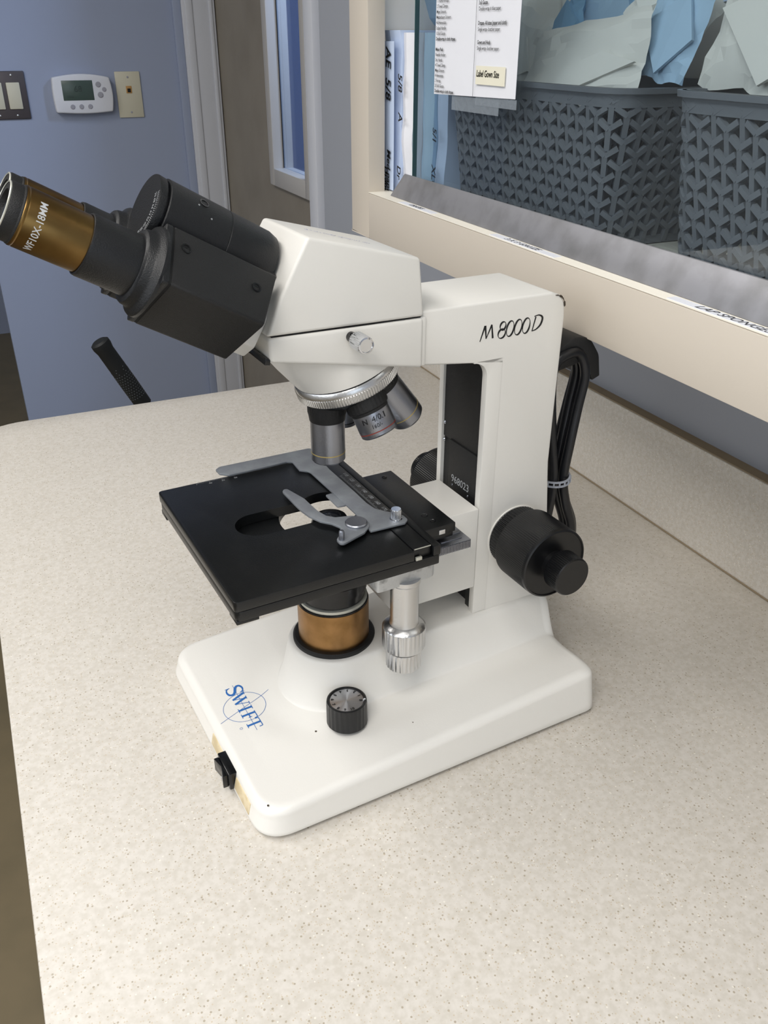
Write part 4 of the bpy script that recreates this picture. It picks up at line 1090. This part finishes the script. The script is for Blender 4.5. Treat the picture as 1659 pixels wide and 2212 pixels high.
# central drum and its scale disc
fr = frame(T(0, VC, DW), AX, (0, 1, 0))
b = NEW(); lathe(b, [(0, 0.1085), (0.0130, 0.1085), (0.0172, 0.1105), (0.0184, 0.1150), (0.0184, 0.1392), (0.0182, 0.1394), (0.0182, 0.1398), (0.0185, 0.1400), (0.0185, 0.1735), (0.0180, 0.1740), (0.0166, 0.1741)], fr, 96)
box(b, (VC-0.0184, DW-0.032, 0.1085), (VC+0.0184, DW, 0.1735), 0.001, f=lambda c: T(c.z, c.x, c.y))
dr = MP('hinge_drum', b, M['black'], label='black central drum')
b = NEW(); lathe(b, [(0.0160, 0.1735), (0.0160, 0.1752), (0.0180, 0.1756), (0.0182, 0.1790), (0.0179, 0.1796), (0, 0.1796)], fr, 96); sd = part('scale_disc', b, M['black'], dr, label='flat black scale disc')
b = NEW()
for i in range(30):
    an = pi*0.66+ i*0.062; r0_ = 0.0152 if i % 5 else 0.0142
    org, a_, x_, y_ = fr
    rad = x_*cos(an)+y_*sin(an); tn = a_.cross(rad)
    t_ = bmesh.new(); q = [org+a_*0.17968+rad*r_+tn*s for r_, s in ((r0_, -0.00012), (0.0172, -0.00012), (0.0172, 0.00012), (r0_, 0.00012))]
    vs = [t_.verts.new(p_) for p_ in q]; vs2 = [t_.verts.new(p_-a_*0.0002) for p_ in q]; t_.faces.new(vs); t_.faces.new(vs2)
    for k in range(4): t_.faces.new((vs[k], vs[(k+1) % 4], vs2[(k+1) % 4], vs2[k]))
    merge(b, t_)
for i, s in enumerate(('56', '58', '60', '62', '64', '66', '68', '70')):
    an = pi*0.68+i*0.25; org, a_, x_, y_ = fr; rad = x_*cos(an)+y_*sin(an); tn = rad.cross(a_)
    c = org+a_*0.1797+rad*0.0128
    merge(b, text_bm(s, 0.0026, lambda x, y, z: c+tn*x+rad*y+a_*z, 0.00004))
part('scale_marks', b, M['grey_ink'], sd)
b = NEW(); fn = (VX*-0.55+WX*0.83).normalized()
lathe(b, [(0.0026, -0.0006), (0.0026, 0.0003), (0.0019, 0.0003), (0.0018, -0.0004), (0.0009, -0.0003), (0, -0.0002)], frame(T(0.1560, VC-0.0185*0.52, DW+0.0185*0.85), (VX*-0.52+WX*0.85).normalized()), 24)
part('screw', b, M['blackgloss'], dr)
b = NEW()
for a_, an in ((0.1590, 0.85), (0.1515, 0.60)):
    rad = VX*-cos(an)+WX*sin(an); lathe(b, [(0.0006, -0.0001), (0.0005, 0.0001), (0, 0.0001)], frame(T(a_, VC, DW)+rad*0.0185, rad), 6)
part('nicks', b, M['grey_ink'], dr)
# mount plate between prism boxes and the slanted face of the housing
b = NEW(); prism(b, roundpoly([(VC-0.0255, 0.2880), (VC-0.0255, 0.2720), (VC-0.018, 0.2645), (VC+0.018, 0.2645), (VC+0.0255, 0.2720), (VC+0.0255, 0.2880), (VC+0.015, 0.300), (VC-0.015, 0.300)], 0.003, 3), 0.1065, 0.1200, tl, 0.0006); MP('mount_plate', b, M['cream2'])
b = NEW(); prism(b, [(0.0505, 0.2826), (0.0478, 0.2840), (0.0470, 0.2800), (0.0500, 0.2795)], HR+0.0018, VC+0.004, side, 0.0003); MP('lock_bar', b, M['blackgloss'])

# stage -------------------------------------------------------------------
SZT = 0.1668
def flat(x, y, t): return Vector((x, y, t))
U0, U1 = 0.0038, 0.1166
b = NEW(); prism(b, roundpoly([(U0, 0.0232), (U1, 0.0232), (U1, 0.1722), (U0, 0.1722)], [0.003, 0.0, 0.0, 0.003], 4), 0.1602, SZT, flat, 0.0006, 2)
cut = NEW()
prism(cut, [(0.0967, VC-0.0142), (0.0967, VC+0.0142)]+[(0.0467-0.0142*sin(a_), VC+0.0142*cos(a_)) for a_ in [pi*i/20 for i in range(21)]], 0.15, 0.18, flat)
b = boolean(b, cut)
cut = NEW(); lathe(cut, [(0.0205, 0.15), (0.0205, 0.18)], frame((0.0967, VC, 0), (0, 0, 1)), 72)
b = boolean(b, cut)
stg = MP('stage', b, M['stage'], label='black rectangular stage plate')
b = NEW(); prism(b, roundpoly([(U0+0.0004, 0.0236), (0.1350, 0.0236), (0.1350, 0.1718), (U0+0.0004, 0.1718)], [0.0045, 0.002, 0.0, 0.0045], 4), 0.1534, 0.1598, flat, 0.0006, 2)
cut = NEW(); lathe(cut, [(0.0335, 0.14), (0.0335, 0.18)], frame((0.0967, VC, 0), (0, 0, 1)), 72)
b = boolean(b, cut); part('lower_plate', b, M['stage'], stg)
b = NEW(); box(b, (U0+0.0006, 0.160, 0.1500), (U0+0.014, 0.1712, 0.1536), 0.0006); box(b, (U0+0.0006, 0.0240, 0.1512), (U0+0.014, 0.036, 0.1536), 0.0006); part('corner_pad', b, M['stage'], stg)
# travelling scale strip
b = NEW(); box(b, (U1+0.0005, 0.0255, 0.1602), (0.1292, 0.1722, SZT+0.0002), 0.0004); strip = part('scale_strip', b, M['stage'], stg, label='black sliding strip with a white scale')
b = NEW(); box(b, (U1+0.0010, 0.0230, 0.1600), (U1+0.0052, 0.0246, 0.1622), 0.0002); part('strip_stop', b, M['silverline'], stg, label='small bright stop block')
b = NEW(); box(b, (0.1297, 0.0232, 0.1600), (0.1352, 0.1722, SZT), 0.0007); part('guide_rail', b, M['stage'], stg)
b = NEW(); box(b, (U1+0.0010, 0.0252, SZT-0.0002), (0.1290, 0.0256, SZT+0.0003)); part('worn_edge', b, M['silverline'], strip)
b = NEW()
for i in range(81):
    v = 0.135-i*0.00094; ln = 0.0026 if i % 10 == 0 else (0.002 if i % 5 == 0 else 0.0014)
    stroke(b, [(0.1212, v), (0.1212+ln, v)], 0.00014, lambda s, t, z: Vector((s, t, SZT+0.0003+z)), 0.00003)
for i in range(8):
    v = 0.135-i*0.0094
    if i < 8: merge(b, text_bm(str(110+10*i), 0.0036, lambda x, y, z: Vector((0.1260+y, v-x, SZT+0.0003+z)), 0.00003))
part('scale_marks', b, M['grey_ink'], strip)
b = NEW()
for i in range(61):
    u = 0.03+i*0.0009; ln = 0.0024 if i % 10 == 0 else 0.0013
    stroke(b, [(u, 0.1712), (u, 0.1712-ln)], 0.00014, lambda s, t, z: Vector((s, t, SZT+0.0001+z)), 0.00003)
for u, s in ((0.039, '40'), (0.048, '30'), (0.057, '20')): merge(b, text_bm(s, 0.0024, lambda x, y, z: Vector((u+x, 0.1672+y, SZT+0.0001+z)), 0.00003))
part('edge_scale', b, M['grey_ink'], stg)
# rear support plate and silver rack
b = NEW(); box(b, (0.1354, 0.0450, 0.1585), (0.1595, 0.1302, 0.1648), 0.0006); box(b, (0.1354, 0.0462, 0.1545), (0.1585, 0.128, 0.1587), 0.0004); rp_ = MP('rear_slide', b, M['stage'])
for u, v, r in ((0.1500, 0.1225, 0.0018), (0.1465, 0.0620, 0.0024), (0.1475, 0.0535, 0.0020)):
    b = NEW(); lathe(b, [(r, 0.1640), (r, 0.1650), (r*0.8, 0.1651), (r*0.6, 0.1647), (0, 0.1647)], frame((u, v, 0), (0, 0, 1)), 20); part('screw', b, M['blackgloss'], rp_)
b = NEW(); box(b, (0.1470, 0.0444, 0.1590), (0.1515, 0.0452, 0.1622), 0.0002); part('clip', b, M['chrome'], rp_)
b = NEW(); box(b, (0.1360, 0.0420, 0.1480), (0.1700, 0.0640, 0.1510), 0.0003)
for i in range(30):
    u = 0.1362+i*0.00112; box(b, (u, 0.0411, 0.1455), (u+0.0006, 0.0422, 0.1509))
box(b, (0.1360, 0.0420, 0.1455), (0.1700, 0.0450, 0.1485))
box(b, (0.150, 0.0460, 0.1509), (0.1655, 0.0472, 0.1517), 0.0002); box(b, (0.154, 0.0520, 0.1509), (0.168, 0.0530, 0.1517), 0.0002)
MP('toothed_rack', b, M['steel'], label='silver toothed rack')
# slide holder
HZ = 0.1678
hold = [(0.0515, 0.1845), (0.0475, 0.1815), (0.0479, 0.1740), (0.0534, 0.1690), (0.0762, 0.1690), (0.0965, 0.1700), (0.1000, 0.1680), (0.0990, 0.1530), (0.1034, 0.1494), (0.1045, 0.1464), (0.1050, 0.1126), (0.1053, 0.0803), (0.1031, 0.0540), (0.1270, 0.0530), (0.1307, 0.0560), (0.1307, 0.0620), (0.1247, 0.0705), (0.1192, 0.0780), (0.1179, 0.0877), (0.1182, 0.1062), (0.1180, 0.1447), (0.1213, 0.1835)]
b = NEW(); prism(b, roundpoly(hold, [0.003, 0.002, 0.002, 0.001, 0, 0.001, 0.001, 0.001, 0.001, 0, 0, 0, 0.001, 0.001, 0.003, 0.003, 0.004, 0.006, 0.006, 0, 0, 0.003], 3), HZ, HZ+0.0013, flat, 0.0003, 2); sh_ = MP('slide_holder', b, M['holder'], label='worn grey metal slide holder')
b = NEW(); prism(b, roundpoly([(0.0535, 0.1700), (0.0965, 0.1712), (0.1012, 0.1685), (0.1000, 0.1540), (0.1040, 0.1500), (0.1052, 0.1500), (0.1052, 0.1790), (0.0995, 0.1795), (0.0540, 0.1765)], 0.0012, 2), HZ-0.0008, HZ+0.0004, flat, 0.0002); part('slide_lip', b, M['holder'], sh_)
b = NEW(); prism(b, roundpoly([(0.0995, 0.1115), (0.1050, 0.1118), (0.1055, 0.0922), (0.0995, 0.0930)], 0.001, 2), HZ-0.0004, HZ+0.0008, flat, 0.0003); part('tab', b, M['holder'], sh_)
fing = [(0.0767, 0.1280), (0.0790, 0.1275), (0.0835, 0.1093), (0.0838, 0.0990), (0.0842, 0.0906), (0.0862, 0.0820), (0.0905, 0.0773), (0.1000, 0.0745), (0.1050, 0.0710), (0.1062, 0.0640), (0.1040, 0.0575), (0.0980, 0.0520), (0.0812, 0.0460), (0.0791, 0.0472), (0.0792, 0.0522), (0.0865, 0.0600), (0.0877, 0.0650), (0.0852, 0.0713), (0.0800, 0.0775), (0.0765, 0.0870), (0.0752, 0.0960), (0.0749, 0.1044), (0.0748, 0.1255)]
b = NEW(); prism(b, roundpoly(fing, 0.002, 2), HZ+0.0015, HZ+0.0030, flat, 0.0003, 2); fg = MP('spring_finger', b, M['holder'], label='curved grey spring finger')
b = NEW(); lathe(b, [(0.0070, HZ+0.0028), (0.0070, HZ+0.0042), (0.0064, HZ+0.0048), (0, HZ+0.0048)], frame((0.0982, 0.0637, 0), (0, 0, 1)), 48); part('pivot_cap', b, M['steel'], fg)
b = NEW(); lathe(b, [(0.0018, HZ+0.0025), (0.0018, HZ+0.0085), (0.0012, HZ+0.0095), (0, HZ+0.0096)], frame((0.0818, 0.0505, 0), (0, 0, 1)), 24); part('finger_pin', b, M['steel'], fg)
b = NEW(); lathe(b, [(0.0040, HZ+0.001), (0.0040, HZ+0.0020), (0.0034, HZ+0.0022), (0.0034, HZ+0.0028, 0.08), (0.0034, HZ+0.0080, 0.08), (0.0030, HZ+0.0088), (0, HZ+0.0088)], frame((0.1242, 0.0598, 0), (0, 0, 1)), 80); part('lock_knob', b, M['chrome'], sh_)
# condenser and lamp collar
cf = frame((0.0967, VC, 0), (0, 0, 1))
b = NEW(); lathe(b, [(0.0288, 0.0642), (0.0288, 0.0662), (0.0275, 0.0672), (0.0250, 0.0672)], cf, 72); MP('lamp_flange', b, M['blackmat'])
b = NEW(); lathe(b, [(0.0247, 0.0668), (0.0247, 0.0955), (0.0240, 0.0958)], cf, 96); MP('lamp_collar', b, M['gold2'], label='bronze lamp collar')
b = NEW(); lathe(b, [(0.0243, 0.0952), (0.0245, 0.0958), (0.0243, 0.0966), (0.0232, 0.0970)], cf, 96); MP('collar_groove', b, M['blackgloss'])
b = NEW(); lathe(b, [(0.0236, 0.0968), (0.0237, 0.0990), (0.0230, 0.0996), (0.0222, 0.0998)], cf, 96); MP('collar_ring', b, M['silverline'], label='silver ring')
b = NEW(); lathe(b, [(0.0220, 0.0990), (0.0222, 0.1060), (0.0236, 0.1070), (0.0240, 0.1150), (0.0225, 0.1160), (0.0225, 0.1300), (0.0200, 0.1345), (0.0200, 0.1450), (0.0140, 0.1500), (0.0125, 0.1560), (0.0105, 0.1592), (0.0070, 0.1605), (0.0060, 0.1600)], cf, 96)
cd = MP('condenser', b, M['blackgloss'])
b = NEW(); lathe(b, [(0.0065, 0.1598), (0.0040, 0.1608), (0, 0.1612)], cf, 48); part('condenser_lens', b, M['lens'], cd)
b = NEW(); tube(b, [Vector((0.0967, VC+0.02, 0.125)), Vector((0.078, VC+0.034, 0.127)), Vector((0.070, VC+0.040, 0.128))], 0.0016, 10); part('iris_lever', b, M['blackgloss'], cd)
# silver drive under the right rear of the stage
b = NEW(); prism(b, roundpoly([(0.1025, 0.0440), (0.1460, 0.0440), (0.1460, 0.0690), (0.1025, 0.0690)], [0.002, 0.006, 0, 0], 3), 0.1290, 0.1533, flat, 0.0008); MP('drive_bracket', b, M['cast'], label='cast silver bracket')
df = frame((0.1262, 0.0510, 0), (0, 0, -1))
b = NEW(); lathe(b, [(0.0105, -0.1310), (0.0105, -0.1280), (0.0095, -0.1265), (0.0093, -0.0985), (0.0100, -0.0955), (0.0132, -0.0940), (0.0145, -0.0925), (0.0146, -0.0920, 0.035), (0.0146, -0.0775, 0.035), (0.0138, -0.0762), (0.0105, -0.0758)], df, 112); MP('stage_drive_knob', b, M['alu'], label='upper ribbed aluminium stage knob')
b = NEW(); lathe(b, [(0.0108, -0.0765), (0.0108, -0.0735)], df, 48); MP('drive_spacer', b, M['darkhole'])
b = NEW(); lathe(b, [(0.0100, -0.0745), (0.0118, -0.0740), (0.0122, -0.0732, 0.035), (0.0122, -0.0612, 0.035), (0.0112, -0.0600), (0, -0.0600)], df, 104); MP('stage_drive_knob', b, M['alu'], label='lower ribbed aluminium stage knob')

# cord hook and the bundled power cord ---------------------------------------
b = NEW()
hk = roundpoly([(0.2505, 0.2440), (0.2760, 0.2580), (0.2890, 0.2550), (0.2985, 0.2420), (0.3015, 0.2260), (0.2950, 0.2235), (0.2910, 0.2320), (0.2840, 0.2390), (0.2505, 0.2330)], [0, 0.014, 0.014, 0.012, 0.001, 0.001, 0.006, 0.010, 0], 6)
prism(b, hk, 0.0840, 0.1130, side, 0.0010, 2)
MP('cord_hook', b, M['blackmat'], label='black curved cord hook')
rnd = random.Random(3)
cords = NEW()
for k in range(4):
    v = 0.0830+0.0045*k; d_ = 0.0060*(k % 2)
    loop = [(0.2600+d_*0.3, v, 0.2420), (0.2720, v, 0.2475+d_*0.2), (0.2815+d_, v+0.001, 0.2440), (0.2868+d_*0.6, v, 0.2300), (0.2835+d_*0.4, v, 0.2050), (0.2785+d_*0.2, v-0.002, 0.1800), (0.2760+d_*0.4, v-0.002, 0.1530), (0.2810+d_*0.5, v-0.002, 0.1310), (0.2900+d_*0.7, v-0.001, 0.1080), (0.2905+d_*0.7, v, 0.0860), (0.2800, v+0.001, 0.0640), (0.2690, v, 0.0620), (0.2640, v, 0.0800), (0.2640, v-0.001, 0.1100), (0.2668, v-0.002, 0.1510), (0.2625, v, 0.1900), (0.2580, v, 0.2250)]
    tube(cords, catmull([Vector(p) for p in loop], 7, True), 0.0036, 14, True)
pc = MP('power_cord', cords, M['cord'], label='black power cord looped in a bundle')
b = NEW(); tt = bmesh.new()
pts = [Vector((0.2715+0.0128*cos(a_), 0.0885+0.0150*sin(a_), 0.1520+0.0006*cos(a_))) for a_ in [2*pi*i/40 for i in range(40)]]
for i in range(40):
    pass
for o_, z0_, z1_ in ((0, -0.0022, -0.0012), (0, 0.0012, 0.0022)):
    A_ = [[tt.verts.new(p_+Vector((0, 0, z0_))), tt.verts.new(p_+Vector((0, 0, z1_))), tt.verts.new((p_-Vector((0.2715, 0.0885, 0.152)))*0.9+Vector((0.2715, 0.0885, 0.152))+Vector((0, 0, z1_))), tt.verts.new((p_-Vector((0.2715, 0.0885, 0.152)))*0.9+Vector((0.2715, 0.0885, 0.152))+Vector((0, 0, z0_)))] for p_ in pts]
    for i in range(40):
        for k in range(4): tt.faces.new((A_[i][k], A_[(i+1) % 40][k], A_[(i+1) % 40][(k+1) % 4], A_[i][(k+1) % 4]))
bmesh.ops.recalc_face_normals(tt, faces=tt.faces[:])
merge(b, tt)
for i in range(0, 40, 2):
    c = pts[i]; r_ = c-Vector((0.2715, 0.0885, 0.152)); r_.z = 0; tn = Vector((-r_.y, r_.x, 0)).normalized()
    tube(b, [c-Vector((0, 0, 0.0016)), c+Vector((0, 0, 0.0016))], 0.0006, 6)
part('cable_tie', b, M['tie'], pc, label='pale perforated cable tie')
bpy.context.view_layer.update()
